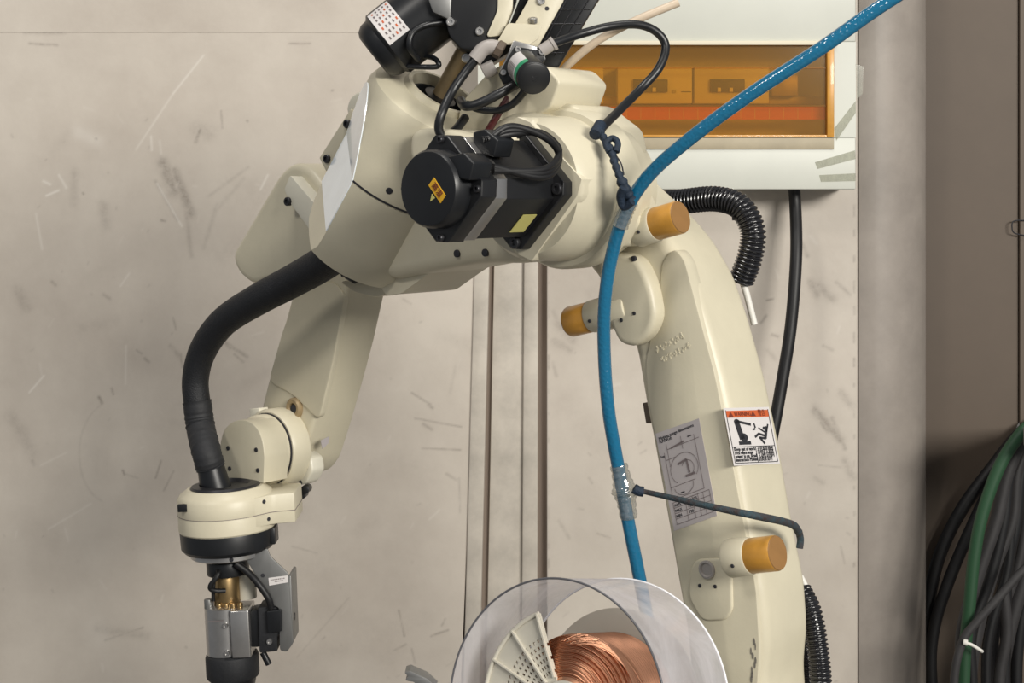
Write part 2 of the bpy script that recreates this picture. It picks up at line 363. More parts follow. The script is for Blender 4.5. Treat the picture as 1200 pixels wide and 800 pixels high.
dk = [(25, 38, 70, 38, 4, .35), (30, 51, 62, 53, 2.2, .55), (328, 51, 352, 51, 1.6, .6), (186, 190, 200, 225, 7, .55), (200, 200, 220, 250, 5, .6), (210, 215, 222, 300, 4, .35),
      (228, 152, 224, 166, 3, .7), (224, 150, 240, 156, 9, .25), (178, 212, 205, 258, 3, .45), (252, 130, 254, 150, 1.5, .5), (285, 196, 240, 230, 3, .25), (280, 210, 246, 250, 4, .2), (250, 240, 236, 290, 4, .25),
      (84, 200, 84, 238, 5, .25), (118, 240, 122, 265, 6, .3), (186, 258, 190, 259, 2, .8), (94, 226, 95, 227, 1.5, .9), (108, 162, 109, 163, 1.3, .8), (379, 106, 380, 106, 1.4, .9), (282, 141, 283, 142, 1.3, .7),
      (117, 465, 121, 472, 2.5, .8), (132, 455, 134, 462, 1.5, .7), (160, 410, 166, 414, 2, .6), (170, 420, 175, 424, 2.5, .6), (200, 405, 213, 420, 4, .35), (192, 540, 186, 560, 1.8, .6), (207, 552, 196, 575, 1.8, .5),
      (212, 415, 214, 430, 1.5, .6), (147, 551, 149, 556, 1.8, .8), (150, 555, 165, 560, 1.2, .3), (202, 372, 206, 386, 1.5, .55), (265, 402, 290, 418, 3, .55), (275, 415, 286, 424, 2, .5), (270, 408, 262, 400, 2, .7), (350, 640, 380, 648, 1.5, .35),
      (15, 488, 40, 530, 8, .25), (40, 540, 42, 544, 3, .5), (60, 330, 64, 334, 2.5, .5), (120, 345, 128, 350, 3, .4), (20, 340, 30, 360, 7, .3), (120, 736, 180, 745, 5, .25), (130, 750, 175, 735, 2, .4),
      (485, 460, 508, 474, 1.4, .6), (505, 474, 510, 478, 2.5, .6), (490, 490, 545, 500, 1.4, .5), (500, 497, 510, 503, 3, .5), (500, 525, 545, 527, 1.2, .5), (530, 555, 542, 562, 2.5, .35), (480, 715, 488, 745, 1.2, .6),
      (520, 745, 540, 738, 2, .6), (532, 733, 536, 725, 1.5, .5), (476, 762, 490, 755, 2, .4), (497, 760, 502, 776, 1.2, .5), (545, 560, 548, 600, 1.5, .3), (470, 350, 480, 356, 2, .3), (535, 430, 530, 460, 3, .2),
      (360, 770, 420, 700, 1, .25), (600, 740, 540, 780, 1, .15)]
# arc scratches
for k in range(16):
    a0 = math.pi*(0.6+k*0.05); a1 = math.pi*(0.6+(k+1)*0.05)
    dk.append((135+40*math.cos(a0), 530+60*math.sin(a0)*-1, 135+40*math.cos(a1), 530-60*math.sin(a1), 1, .2))
for k in range(60):
    x = R.uniform(0, 550); y = R.uniform(120, 800); a = R.uniform(0, 6.3); l = R.uniform(0.5, 4)
    dk.append((x, y, x+l*math.cos(a), y+l*math.sin(a), R.uniform(0.9, 1.8), R.uniform(.15, .4)))
for k in range(40):
    x = R.uniform(0, 550); y = R.uniform(150, 800); a = R.uniform(-.8, .8)
    dk.append((x, y, x+R.uniform(10, 50)*math.cos(a), y+30*math.sin(a), R.uniform(5, 22), R.uniform(.05, .14)))
lt = [(230, 65, 196, 110, 1.2, .5), (196, 110, 155, 175, 1.3, .35), (172, 160, 173, 176, 1.5, .5), (182, 165, 184, 180, 1.2, .3), (48, 212, 56, 216, 2, .6), (52, 229, 66, 223, 2, .7), (66, 205, 75, 220, 2, .5), (180, 215, 210, 265, 1.4, .6),
      (308, 205, 300, 222, 1.5, .6), (40, 250, 48, 292, 1.4, .4), (88, 155, 110, 165, 8, .25), (35, 460, 52, 440, 1.3, .6), (60, 620, 110, 590, 1.5, .35), (50, 545, 80, 530, 1.3, .3), (120, 740, 122, 745, 18, .15), (148, 405, 148, 450, 1.3, .35), (140, 335, 150, 320, 1.5, .4)]
for k in range(40):
    x = R.uniform(0, 550); y = R.uniform(100, 800); a = R.uniform(0, 6.3); l = R.uniform(2, 16)
    lt.append((x, y, x+l*math.cos(a), y+l*math.sin(a), R.uniform(.8, 1.8), R.uniform(.1, .3)))
# lower left sheet, split from the upper one by a tight horizontal joint at the top of the frame
lean = (575-553)/420.0*1.0
wear_panel('panel', -2.4+1.2, wx(558), 0.65, wz(37.5), YW, dk, lt, wall, 0.0023, taper=0.045)
slab('panel', -2.4, wx(578), wz(38.0), 3.6, YW-0.0008, YW+0.04, 'wall_paint', wall, 0)
slab('panel', -2.4, -1.2005, 0, wz(38), YW, YW+0.04, 'wall_paint', wall, 0)
slab('panel', -1.2, wx(540), 0, 0.6495, YW, YW+0.04, 'wall_paint', wall, 0)
slab('panel', wx(641), wx(1006), 0, 0.6495, YW-0.004, YW+0.04, 'wall_paint', wall, 0)
# the upright strips between the sheets
def lean_strip(xt0, xt1, xb0, xb1, y0, y1, m, name='strip', bev=0.003):
    t, b = 300, 760; 
    def at(xt, xb, py): return wx(xt+(xb-xt)*(py-t)/(b-t), YW)
    top, bot = -300, 1150
    pts = [(at(xt0, xb0, bot), y0, wz(bot)), (at(xt1, xb1, bot), y0, wz(bot)), (at(xt1, xb1, top), y0, wz(top)), (at(xt0, xb0, top), y0, wz(top))]
    return ext(name, pts, (0, y1-y0, 0), m, wall, bev, 2)
lean_strip(556, 574, 544, 563, YW-0.006, YW+0.035, 'trim', bev=0.004)
lean_strip(579, 615, 570, 612, YW+0.006, YW+0.036, 'trim')
lean_strip(614, 631, 611, 630, YW-0.004, YW+0.035, 'trim', bev=0.004)
dk2 = [(655, 380, 672, 398, 6, .4), (650, 400, 668, 410, 5, .35), (648, 365, 652, 372, 4, .3), (648, 425, 652, 440, 3, .4), (690, 340, 720, 400, 8, .12), (955, 480, 985, 515, 5, .6), (975, 490, 990, 525, 4, .5), (962, 495, 970, 506, 3, .7), (990, 540, 1000, 560, 5, .35), (985, 460, 998, 475, 5, .35),
       (955, 560, 965, 566, 4, .3), (898, 352, 906, 350, 1.5, .7), (892, 378, 898, 370, 2.5, .7), (905, 392, 912, 394, 2.5, .6), (900, 410, 908, 420, 4, .3), (940, 285, 946, 300, 4, .5), (950, 330, 957, 345, 5, .5), (960, 335, 975, 350, 6, .4), (980, 330, 996, 345, 3, .4), (965, 405, 975, 410, 3, .4),
       (925, 425, 930, 450, 7, .25), (960, 545, 990, 548, 1.2, .3), (700, 625, 715, 630, 1.5, .4), (655, 610, 667, 630, 3, .3), (660, 470, 720, 540, 14, .10), (985, 640, 990, 660, 1.5, .35), (690, 560, 694, 566, 2, .4)]
for k in range(60):
    x = R.uniform(645, 1000); y = R.uniform(230, 800); a = R.uniform(0, 6.3); l = R.uniform(1, 8)
    dk2.append((x, y, x+l*math.cos(a), y+l*math.sin(a), R.uniform(.9, 2.4), R.uniform(.12, .4)))
for y in range(240, 690, 30): dk2.append((643, y+R.uniform(-9, 9), 643, y+R.uniform(0, 14), 2, R.uniform(.1, .5))); dk2.append((1001, y, 1001, y+R.uniform(2, 14), 2, R.uniform(.2, .6)))
lt2 = [(650+R.uniform(0, 340), R.uniform(240, 700), 0, 0, 0, 0) for k in range(16)]
lt2 = [(a, b, a+R.uniform(-12, 12), b+R.uniform(-12, 12), R.uniform(1, 3), .25) for a, b, *_ in lt2]
wear_panel('panel', wx(641), wx(1006), 0.65, 2.0, YW-0.004, dk2, lt2, wall, 0.0023)
slab('panel', wx(640.8), wx(1006), 2.0005, 3.6, YW-0.003, YW+0.04, 'wall_paint', wall, 0.001)
# column on the right with a rounded flank, and the wall that stands back beyond it
def upright(name, plan, m, z1=3.6, kind=True, lbl=None):
    bm = bmesh.new(); a = [bm.verts.new((x, y, 0)) for x, y in plan]; b = [bm.verts.new((x, y, z1)) for x, y in plan]
    bm.faces.new(a[::-1]); bm.faces.new(b)
    for i in range(len(a)): j = (i+1) % len(a); bm.faces.new((a[i], a[j], b[j], b[i]))
    o = finish(name, bm, m, None, 40, origin=Vector((plan[0][0], plan[0][1], 0)))
    return tag(o, lbl, None, kind='structure')
cx0, cx1 = wx(1007, 2.74), wx(1082, 2.86)
plan = [(cx0, 2.88), (cx0, 2.741)]
for k in range(13):
    a = math.pi*(0.5*k/12); plan.append((cx0+0.025+(cx1-cx0-0.025)*math.sin(a), 2.86-0.125*math.cos(a)))
plan += [(cx1, 2.88)]
upright('trim_1', plan, 'column', lbl='worn greyish rounded steel column beside the sheet wall')
upright('wall_right', [(wx(1070, 2.9), 3.0), (wx(1070, 2.9), 2.9), (wx(1193, 2.9), 2.9), (wx(1193, 2.9), 3.0)], 'wall_brown', lbl='dull brown wall panel set back beside the column')
upright('trim_2', [(wx(1194, 2.9), 3.0), (wx(1194, 2.9), 2.892), (1.9, 2.892), (1.9, 3.0)], 'wall_brown', lbl='narrow brown wall strip past the panel joint')
# ------------------------------------------------------------------ breaker box
bx = thing('breaker_box', P(790, 222, 2.7), 'white wall-mounted breaker box with an amber see-through cover', 'breaker box')
bx.location.y = ORG[bx].y = YW
YB = 2.63; d = YW-0.005-YB
bl, br, bt, bb = 560, 1003, -120, 222
il, ir, it_, ib = 585, 977, 49, 161
def bslab(name, x0, x1, y0, y1, Ya, Yb, m, parent=bx, bev=0.0015): return slab(name, wx(x0, YB), wx(x1, YB), wz(y1, YB), wz(y0, YB), Ya, Yb, m, parent, bev)
bslab('top_panel', bl, br, bt, it_, YB, YW-0.004, 'box_white', bev=0.003)
bslab('bottom_panel', bl, br, ib, bb, YB, YW-0.004, 'box_white', bev=0.003)
bslab('side_panel', bl, il, it_, ib, YB+0.0004, YW-0.004, 'box_white', bev=0)
bslab('side_panel', ir, br, it_, ib, YB+0.0004, YW-0.004, 'box_white', bev=0)
bslab('back_panel', il, ir, it_, ib, YW-0.012, YW-0.004, 'box_inside', bev=0)
bslab('mounting_plate', br-20, br+12, bt, bb-5, YW-0.0075, YW-0.0045, 'box_white', bev=0.0005)
cv = bslab('window_frame', il-2, ir+2, it_-1, it_+4, YB-0.006, YB+0.002, 'box_inside', bev=0.001)
pane = bslab('amber_pane', il, ir-8, it_+4, ib-3, YB+0.004, YB+0.007, 'amber_pane', bev=0); pane['label'] = 'translucent amber plastic cover'
bslab('pane_edge', ir-8, ir, it_+4, ib, YB-0.004, YB+0.01, 'rubber_amber', bev=0.001)
bslab('pane_edge', il, ir-8, ib-3, ib, YB-0.003, YB+0.009, 'rubber_amber', bev=0.001)
bslab('pane_ridge', il, ir-8, 78.5, 80, YB+0.0025, YB+0.0055, 'amber_pane', bev=0)
bslab('pane_ridge', il, ir-8, 123.5, 125, YB+0.0025, YB+0.0055, 'amber_pane', bev=0)
bslab('tan_strip', il, ir, 161.5, 175, YB-0.0025, YB+0.002, 'strip_tan', bev=0.001)  # thin tan strip just below the window, slightly proud of the panel
YK = YB+0.045
for k, x0 in enumerate((636, 740, 830)):
    def ks(name, a, b, y0, y1, Ya, Yb, m, par, bev=0.0008): return slab(name, wx(a, YK), wx(b, YK), wz(y1, YK), wz(y0, YK), Ya, Yb, m, par, bev)
    br_ = ks('breaker', x0-16, x0+71, 78, 121, YK, YW-0.012, 'breaker', bx)
    tg = ks('toggle', x0+2, x0+42, 93, 108, YK-0.008, YK+0.001, 'toggle', br_)
    for q in (10, 24): ks('toggle_tab', x0+q, x0+q+4, 103, 108, YK-0.010, YK-0.0075, 'breaker', br_, 0.0003)
    ks('test_button', x0+48, x0+52, 105, 109, YK-0.003, YK+0.001, 'olive_label', br_, 0.0004)
    ks('marking', x0+58, x0+70, 107, 108, YK-0.0005, YK+0.001, 'toggle', br_, 0)
ks('busbar_cover', 905, 935, 88, 112, YK, YW-0.012, 'old_brass', bx)
ks('din_rail', 590, 968, 112, 121, YK+0.03, YW-0.011, 'old_brass', bx)
st = ks('red_label_strip', 590, 964, 126, 140.5, YK-0.02, YK-0.018, 'red_strip', bx, 0)
for k in range(22): ks('tick', 600+k*16.6, 600.8+k*16.6, 128, 140, YK-0.0206, YK-0.0199, 'pink_tick', st, 0)
# old clear tape at the lower right corner of the box
for k, pts in enumerate(([(978, 150), (1003, 118), (1003, 132), (980, 165)], [(955, 190), (1002, 176), (1003, 186), (958, 198)], [(960, 205), (1003, 203), (1003, 212), (962, 213)], [(1003, 75), (1012, 78), (1011, 110), (1004, 116)])):
    o = fplate('clear_tape', pts, YB-0.0006, 0.0004, 'tape_film', bx, bev=0); o['label'] = 'crumpled clear adhesive tape'
# ------------------------------------------------------------------ the welding robot
base = Q(850, 1000, 0.0); base.z = 0
rob = thing('welding_robot', base, 'cream six-axis welding robot arm bent over in front of the wall', 'robot')
# ---- lower link
right_edge = [(893, 698), (877, 618), (860, 518), (845, 448), (826, 378), (808, 325), (784, 283), (756, 250), (730, 226), (706, 203), (684, 184)]
lk = plate('lower_link', [(640, 235), (655, 285), (690, 315), (728, 372), (742, 410), (752, 470), (762, 520), (778, 610), (790, 680), (801, 740), (806, 800), (812, 900), (822, 980), (858, 1010), (892, 985), (900, 900), (893, 800), (897, 755)]+right_edge+[(670, 178), (655, 188)], 0.05, -0.05, 'cream', rob, r=14, bev=0.015, seg=5)
cov = plate('shoulder', [(770, 960), (800, 920), (860, 905), (915, 925), (935, 980), (925, 1050), (880, 1085), (800, 1085), (770, 1030)], 0.10, -0.14, 'cream', rob, r=25, bev=0.012)
sh = Q(850, 1060, -0.02)
lathe('turret', Vector((sh.x, sh.y, 0.36)), (0, 0, 1), [(0, 0.13), (0.02, 0.15), (0.16, 0.15), (0.26, 0.11), (sh.z-0.36, 0.09)], 'cream', rob, 48)
lathe('base_casting', Vector((sh.x, sh.y, 0.0)), (0, 0, 1), [(0, 0.20), (0.03, 0.20), (0.04, 0.16), (0.30, 0.15), (0.36, 0.155), (0.37, 0.14)], 'cream', rob, 48)
# lug with the soft side step, under the joint
plate('stop_lug', [(700, 290), (745, 300), (762, 335), (768, 370), (760, 392), (742, 407), (724, 402), (714, 380), (700, 330)], 0.072, 0.045, 'cream', rob, r=14, bev=0.007, seg=4)
plate('link_face', [(772, 350), (776, 305), (790, 290), (802, 305), (818, 365), (838, 440), (854, 520), (871, 610), (886, 690), (890, 760), (886, 830), (880, 960), (830, 950), (820, 860), (808, 745), (797, 680), (785, 610), (769, 520), (759, 465), (756, 425)], 0.0518, 0.03, 'cream', rob, r=14, bev=0.0015, seg=2)
# pads, plug and holes on the link face
pad = plate('access_pad', [(808, 668), (815, 655), (848, 654), (857, 664), (858, 715), (850, 727), (822, 728), (806, 700)], 0.0545, 0.045, 'cream', rob, r=9, bev=0.003)
lathe('plug', Q(829, 667, 0.0545), N, [(-0.002, 0.010), (0.0025, 0.010), (0.003, 0.008), (0.0005, 0.0065), (0.0005, 0.001)], 'fitting_grey', pad, 20)
for x, y in ((820, 686), (838, 687)): hole(Q(x, y, 0.0548), N, 0.0022, pad)
for x, y in ((742, 303), (728, 375), (743, 367)): hole(Q(x, y, 0.0725), N, 0.0032 if y < 310 else 0.0022, lk)
LX = (U*math.cos(math.radians(14))+Z*math.sin(math.radians(14)))       # across the link
LY = (-U*math.sin(math.radians(14))+Z*math.cos(math.radians(14)))
def stopper(px, py, c, sgn, r, name='rubber_stopper', bl=0.028):
    p = Q(px, py, c); ax = LX*sgn
    s = cyl('stop_boss', p-ax*bl, p, r*1.12, 'cream', rob, r1=r*1.06)
    rb = cyl(name, p-ax*0.002, p+ax*0.032, r, 'rubber_amber', rob, bv=0.002); rb['label'] = 'amber translucent rubber stopper'
    lathe('stopper_face', p+ax*0.0315, ax, [(0, r*0.97), (0.001, r*0.94), (0.0012, 0.001)], 'rubber_face', rb, 28)
    hole(p-ax*0.012+N*(r*1.075)-Z*0.006, N, 0.002, s)
stopper(770, 262, 0.078, 1, 0.0185)
stopper(881, 651, 0.078, 1, 0.0185)
stopper(693, 371, 0.055, -1, 0.018, bl=0.06)
for x, y in ((757, 484),): plate('hinge_tab', [(x-4, y-12), (x+4, y-12), (x+8, y+12), (x+0, y+12)], 0.036, 0.022, 'wall_brown', rob, bev=0.0005)
# ---- J3 drum and main elbow casting
J3 = Q(614, 221, 0.2)
def J3c(c): return J3+N*(c-0.2)
lathe('joint_drum', J3c(0.045), N, [(0, 0.066), (0.003, 0.070), (0.028, 0.074), (0.032, 0.082), (0.056, 0.086), (0.060, 0.090), (0.088, 0.090), (0.093, 0.087), (0.094, 0.081), (0.142, 0.078), (0.152, 0.072)], 'cream', rob, 64)
el = plate('elbow_casting', [(445, 255), (432, 290), (436, 318), (455, 328), (505, 318), (560, 308), (612, 309), (650, 300), (678, 262), (684, 215), (668, 165), (640, 135), (600, 128), (560, 150), (530, 190), (490, 225)], 0.168, 0.06, 'cream', rob, r=22, bev=0.016, seg=5)
plate('elbow_foot', [(440, 326), (512, 314), (500, 322), (470, 344), (452, 346)], 0.15, 0.05, 'cream', rob, r=4, bev=0.002)
for x, y in ((535, 297), (568, 296)): hole(Q(x, y, 0.1695), N, 0.0045, el)
# flange steps visible right of the motor
plate('mount_flange', [(700, 180), (735, 232), (742, 262), (722, 292), (698, 280), (690, 225)], 0.112, 0.06, 'cream', rob, r=8, bev=0.004)
# ---- J4 drum (hollow, the torch cable runs through it)
C4 = 0.135
T4 = math.radians(37); D4 = (-U*math.sin(T4)-Z*math.cos(T4)).normalized(); W4 = (U*math.cos(T4)-Z*math.sin(T4)).normalized()
H4 = Q(516, 113, C4)
def J4(s): return H4+D4*s
RD = 0.088
def ring4(s_, t_, r_=RD): t_ = math.radians(t_); return J4(s_)+(N*math.cos(t_)+W4*math.sin(t_))*r_
SS = 0.116
pA, pB, pC = ring4(SS, 9), ring4(SS, -77), ring4(0.010, -40)
nU = (pB-pA).cross(pC-pA).normalized(); nU = nU if nU.dot(U) < 0 else -nU
nL = (pB-pA).cross(D4).normalized(); nL = nL if nL.dot(U) < 0 else -nL
lathe('hollow_drum', J4(0.0), D4, [(0.02, 0.034), (0.0, 0.036), (-0.007, 0.040), (-0.007, 0.045), (0.0, 0.048), (0.003, 0.070), (0.008, 0.081), (0.018, 0.0855), (0.045, 0.086), (0.05, 0.0868), (0.075, 0.0868), (0.08, 0.0878), (SS, 0.088)], 'cream', rob, 72, caps=False, cut=(pA, nU))
ext('side_cover', [p+nU*0.0012 for p in CAPS[-1]], -nU*0.002, 'cover_sheen', rob, 0)['label'] = 'glossy flat side cover'
lathe('drum_base', J4(SS), D4, [(0.0, 0.05), (0.0, 0.0868), (0.0025, 0.0872), (0.0028, RD), (0.075, RD), (0.10, 0.085), (0.118, 0.075), (0.125, 0.05)], 'cream', rob, 72, cut=(pA, nL))
ext('side_cover', [p+nL*0.0012 for p in CAPS[-1] if (p-J4(SS)).dot(D4) < 0.078], -nL*0.002, 'cover_sheen', rob, 0)['label'] = 'glossy flat side cover'
lathe('joint_seam', J4(SS-0.0012), D4, [(0, 0.08), (0, 0.0884), (0.0024, 0.0884), (0.0024, 0.08)], 'print_black', rob, 72, caps=False, cut=(pA+nL*.0005, nL))
lathe('cable_bore', J4(0.05), -D4, [(0, 0.001), (0.0, 0.035), (0.045, 0.035), (0.045, 0.031), (0.01, 0.030), (0.01, 0.001)], 'black_matte', rob, 40, caps=False)
plate('gear_cover', [(480, 150), (478, 185), (492, 203), (540, 212), (600, 190), (600, 150), (560, 162), (520, 150)], 0.2265, 0.15, 'cream', rob, r=16, bev=0.008, seg=4)
v_ = ring4(0.1, 38)-J4(0.1); hole(ring4(0.1, 38), v_, 0.0042, rob)
# glossy flat cover on the left flank


sp = plate('bracket_strip', [(374, 185), (411, 127), (418, 139), (382, 201)], 0.15, 0.14, 'cream', rob, bev=0.001)
for x, y in ((407.6, 145), (384, 186)): screw(Q(x, y, 0.15), N, 0.0055, sp)
plate('bracket_boss', [(404, 130), (410, 112), (424, 105), (428, 120), (415, 145)], 0.13, 0.09, 'cream_light', rob, r=8, bev=0.004)
# ---- forearm: motor cover, cross plate, side arm
mc = plate('motor_cover', [(270, 299), (327, 202), (343, 189), (362, 196), (400, 245), (392, 280), (335, 323), (296, 335), (277, 320)], 0.095, 0.01, 'cream', rob, r=14, bev=0.010, seg=4)
cp = plate('cross_plate', [(333, 222), (340, 205), (389, 262), (404, 318), (386, 300), (340, 238)], 0.115, 0.05, 'cream_light', rob, r=3, bev=0.002)
screw(Q(338, 236, 0.115), N, 0.006, cp); screw(Q(378, 226, 0.10), N, 0.0055, cp)
lathe('cap_screw', Q(357, 205, 0.055), Z, [(0, 0.005), (0.003, 0.005), (0.003, 0.001)], 'dark_steel', cp, 14)
sa = plate('side_arm', [(362, 300), (346, 330), (331, 385), (313, 448), (304, 485), (304, 520), (318, 556), (338, 562), (352, 545), (366, 500), (380, 450), (393, 400), (406, 340), (412, 310)], 0.052, -0.025, 'cream', rob, r=10, bev=0.006)
plate('arm_step', [(330, 390), (314, 447), (342, 462), (374, 493), (391, 420), (404, 345), (392, 330), (352, 330)], 0.0545, 0.045, 'cream', rob, r=10, bev=0.002)
lathe('bushing', Q(346, 478, 0.053), N, [(-0.003, 0.0150), (0.004, 0.0145), (0.006, 0.012), (0.005, 0.0075), (0.001, 0.006), (0.001, 0.0005)], 'old_brass', sa, 28)
hole(Q(344, 479, 0.057), N, 0.0062, sa)
bsp = plate('bump_foot', [(398, 330), (415, 328), (448, 336), (452, 345), (440, 348), (415, 342)], 0.09, 0.06, 'cream', rob, r=5, bev=0.004)
for a, b in (((401, 313), (405, 323)), ((407, 322), (417, 328))):
    cyl('stop_screw', Q(a[0], a[1], 0.12), Q(b[0], b[1], 0.12), 0.0055, 'black', rob)
# sticker on the arm edge
e0 = Q(378, 525, 0.0)
# ---- wrist
W5 = Q(303, 528, 0.10)
def J5(c): return W5+N*(c-0.10)
lathe('wrist_rim', J5(0.050), N, [(0, 0.051), (0.004, 0.0545), (0.028, 0.0545), (0.033, 0.0515), (0.033, 0.02)], 'cream', rob, 56)
lathe('wrist_seam', J5(0.082), N, [(0, 0.0495), (0.003, 0.0495), (0.003, 0.02)], 'print_black', rob, 56)
lathe('wrist_body', J5(0.084), N, [(0, 0.047), (0.002, 0.0485), (0.014, 0.0485), (0.019, 0.0455), (0.019, 0.02)], 'cream', rob, 56)
dc = plate('wrist_cover', [(268, 566, 1), (259, 540, 3), (258, 518), (262, 504), (270, 495), (282, 491), (294, 494), (303, 503), (308, 517), (310, 535, 3), (309, 566, 1)], 0.132, 0.09, 'cream', rob, r=6, bev=0.0025)
for x, y in ((267, 525), (300, 527), (269, 549), (302, 551)): hole(Q(x, y, 0.1325), N, 0.0032, dc)
plate('arm_end_boss', [(350, 526), (364, 537), (366, 552), (359, 566), (350, 569), (344, 550)], 0.054, 0.03, 'cream_light', rob, r=4, bev=0.003)
hole(Q(358, 547, 0.0545), N, 0.0045, rob); hole(Q(352, 565, 0.0545), N, 0.003, rob)
for x, y in ((357, 574), (353, 580)): cyl('stop_screw', Q(x, y, 0.04), Q(x+4, y-3, 0.02), 0.006, 'black', rob)
plate('top_tab', [(292, 479), (303, 478), (306, 492), (294, 494)], 0.075, 0.058, 'cream_light', rob, bev=0.001)
# ---- J6 housing, tilted a few degrees
A6 = (Vector((math.sin(math.radians(3.2)), 0, -math.cos(math.radians(3.2))))).normalized()
Y6 = Q(265, 590, 0.165).y
T6 = P(264, 572, Y6)
k6 = Y6/F
lathe('wrist_housing', T6, A6, [(-0.002, 0.036), (-0.003, 0.050), (0.004, 0.060), (0.010, 0.0635), (0.029, 0.0635), (0.030, 0.0632), (0.031, 0.0635), (0.051, 0.0635), (0.053, 0.062), (0.053, 0.02)], 'cream', rob, 64)
X6 = Vector((math.cos(math.radians(3.2)), 0, math.sin(math.radians(3.2))))
def b6(name, cx, cy, cz, sx, sy, sz, m, parent, bev=0.002):
    c = T6+X6*cx+Vector((0, 1, 0))*cy+A6*cz; vs = [c-X6*sx/2-Vector((0, sy/2, 0))-A6*sz/2]
    v0 = vs[0]; return ext(name, [v0, v0+X6*sx, v0+X6*sx+A6*sz, v0+A6*sz], (0, sy, 0), m, parent, bev, 2)
def plan6(name, pts, z0, z1, m, bev): return ext(name, [T6+X6*x+Vector((0, y, 0))+A6*z0 for x, y in pts], A6*(z1-z0), m, rob, bev, 2)
HB = [(0.022, -.0590), (0.046, -.0438), (0.062, -.0275), (0.071, -.0235), (0.094, -.0205), (0.094, .05), (0.022, .059)]
hb = plan6('housing_block', HB, 0.007, 0.046, 'cream', 0.002)
plan6('split_line', [(x*1.004, y*1.012) for x, y in HB], 0.0293, 0.0301, 'print_grey', 0)
lathe('split_line', T6+A6*0.0295, A6, [(0, 0.0637), (0.0006, 0.0637)], 'print_grey', rob, 64)
for dx, dz in ((0.056, 0.014), (0.060, 0.038)): hole(T6+X6*dx+A6*dz+Vector((0, -0.0335+(dx-.056)*1.1, 0)), (.68, -.73, 0), 0.0028, hb)
b6('sensor_window', -0.046, -0.045, 0.014, 0.016, 0.006, 0.010, 'black', rob, 0.001)
lathe('cable_seal', T6-A6*0.003, -A6, [(0.0, 0.046), (0.003, 0.044), (0.004, 0.034), (0.0, 0.030), (-0.004, 0.002)], 'dark_steel', rob, 48)
lathe('black_collar', T6+A6*0.051, A6, [(0, 0.0615), (0.003, 0.0625), (0.024, 0.0615), (0.029, 0.057), (0.029, 0.01)], 'black', rob, 56)
b6('collar_block', 0.058, 0.0, 0.064, 0.014, 0.03, 0.022, 'black', rob, 0.002)
tf = lathe('tool_flange', T6+A6*0.079, A6, [(0, 0.048), (0.002, 0.050), (0.008, 0.050), (0.010, 0.047), (0.010, 0.004)], 'steel', rob, 48)
hole(T6+A6*0.084+X6*0.012+Vector((0, -0.0485, 0)), (0, -1, 0), 0.003, tf)
# ---- J3 servo motor
mo = el
def sqn(c, h, notch, rot=math.radians(45), cen=None):
    """square with notched corners on the arm plane, corner up"""
    cen = J3c(c) if cen is None else cen; pts = []
    for q in range(4):
        a = rot+q*math.pi/2
        ex = Vector((math.cos(a), math.sin(a))); ey = Vector((-math.sin(a), math.cos(a)))
        for (s, t) in ((h, -(h-notch)), (h, h-notch), (h-notch, h)) if notch > 0 else ((h, h),):
            v = ex*s+ey*t; pts.append(v)
    return [cen+U*v.x+Z*v.y for v in pts]
def motor_block(name, c0, c1, h, notch, m, bev=0.001): return ext(name, sqn(c1, h, notch), N*(c0-c1), m, rob, bev, 2)
motor_block('motor_pad', 0.10, 0.199, 0.062, 0.014, 'cream', 0.006)
sm_f = motor_block('motor_flange', 0.196, 0.214, 0.051, 0.010, 'motor_black', 0.0015)
sm_b = motor_block('motor_body', 0.212, 0.292, 0.044, 0.015, 'motor_black'); 
motor_block('motor_band', 0.291, 0.309, 0.0445, 0.014, 'steel', 0.0008)
motor_block('motor_end', 0.308, 0.332, 0.0445, 0.012, 'motor_black', 0.002)
enc = lathe('encoder_cover', J3c(0.330), N, [(0, 0.041), (0.018, 0.040), (0.022, 0.0375), (0.0225, 0.036), (0.0225, 0.002)], 'black', rob, 48)
for a in (0, math.pi/2, math.pi, -math.pi/2):
    screw(J3c(0.214)+(U*math.cos(a)+Z*math.sin(a))*0.058, N, 0.0065, sm_f)
    screw(J3c(0.332)+(U*math.cos(a+0.0)+Z*math.sin(a))*0.050, N, 0.004, rob)
for k, (s, t) in enumerate(((0.034, 0.034),)):
    pass
b0 = J3c(0.318)+U*0.040+Z*0.022
ext('connector', [b0+U*x+Z*y for x, y in rpoly([(-0.016, -0.010), (0.012, -0.014), (0.018, 0.004), (0.004, 0.014), (-0.018, 0.010)], 0.003)], N*0.03, 'black', rob, 0.002)
b1 = J3c(0.300)+U*0.028+Z*0.048
ext('connector', [b1+U*x+Z*y for x, y in rpoly([(-0.014, -0.010), (0.014, -0.016), (0.020, 0.002), (0.002, 0.013), (-0.014, 0.010)], 0.003)], N*-0.028, 'black', rob, 0.002)
for w in range(3):
    tube('motor_lead', spline([J3c(0.30)+U*(0.028+0.003*w)+Z*0.05, J3c(0.275)+U*0.045+Z*(0.056+0.004*w), J3c(0.235)+U*(0.052+w*0.004)+Z*(0.058-w*0.003), J3c(0.212)+U*0.058+Z*(0.04-w*0.004), J3c(0.25)+U*0.068+Z*(0.02-w*0.004), J3c(0.31)+U*0.05+Z*(0.018+w*0.002)], 10), 0.0038, 'cable_black', rob, k=10)
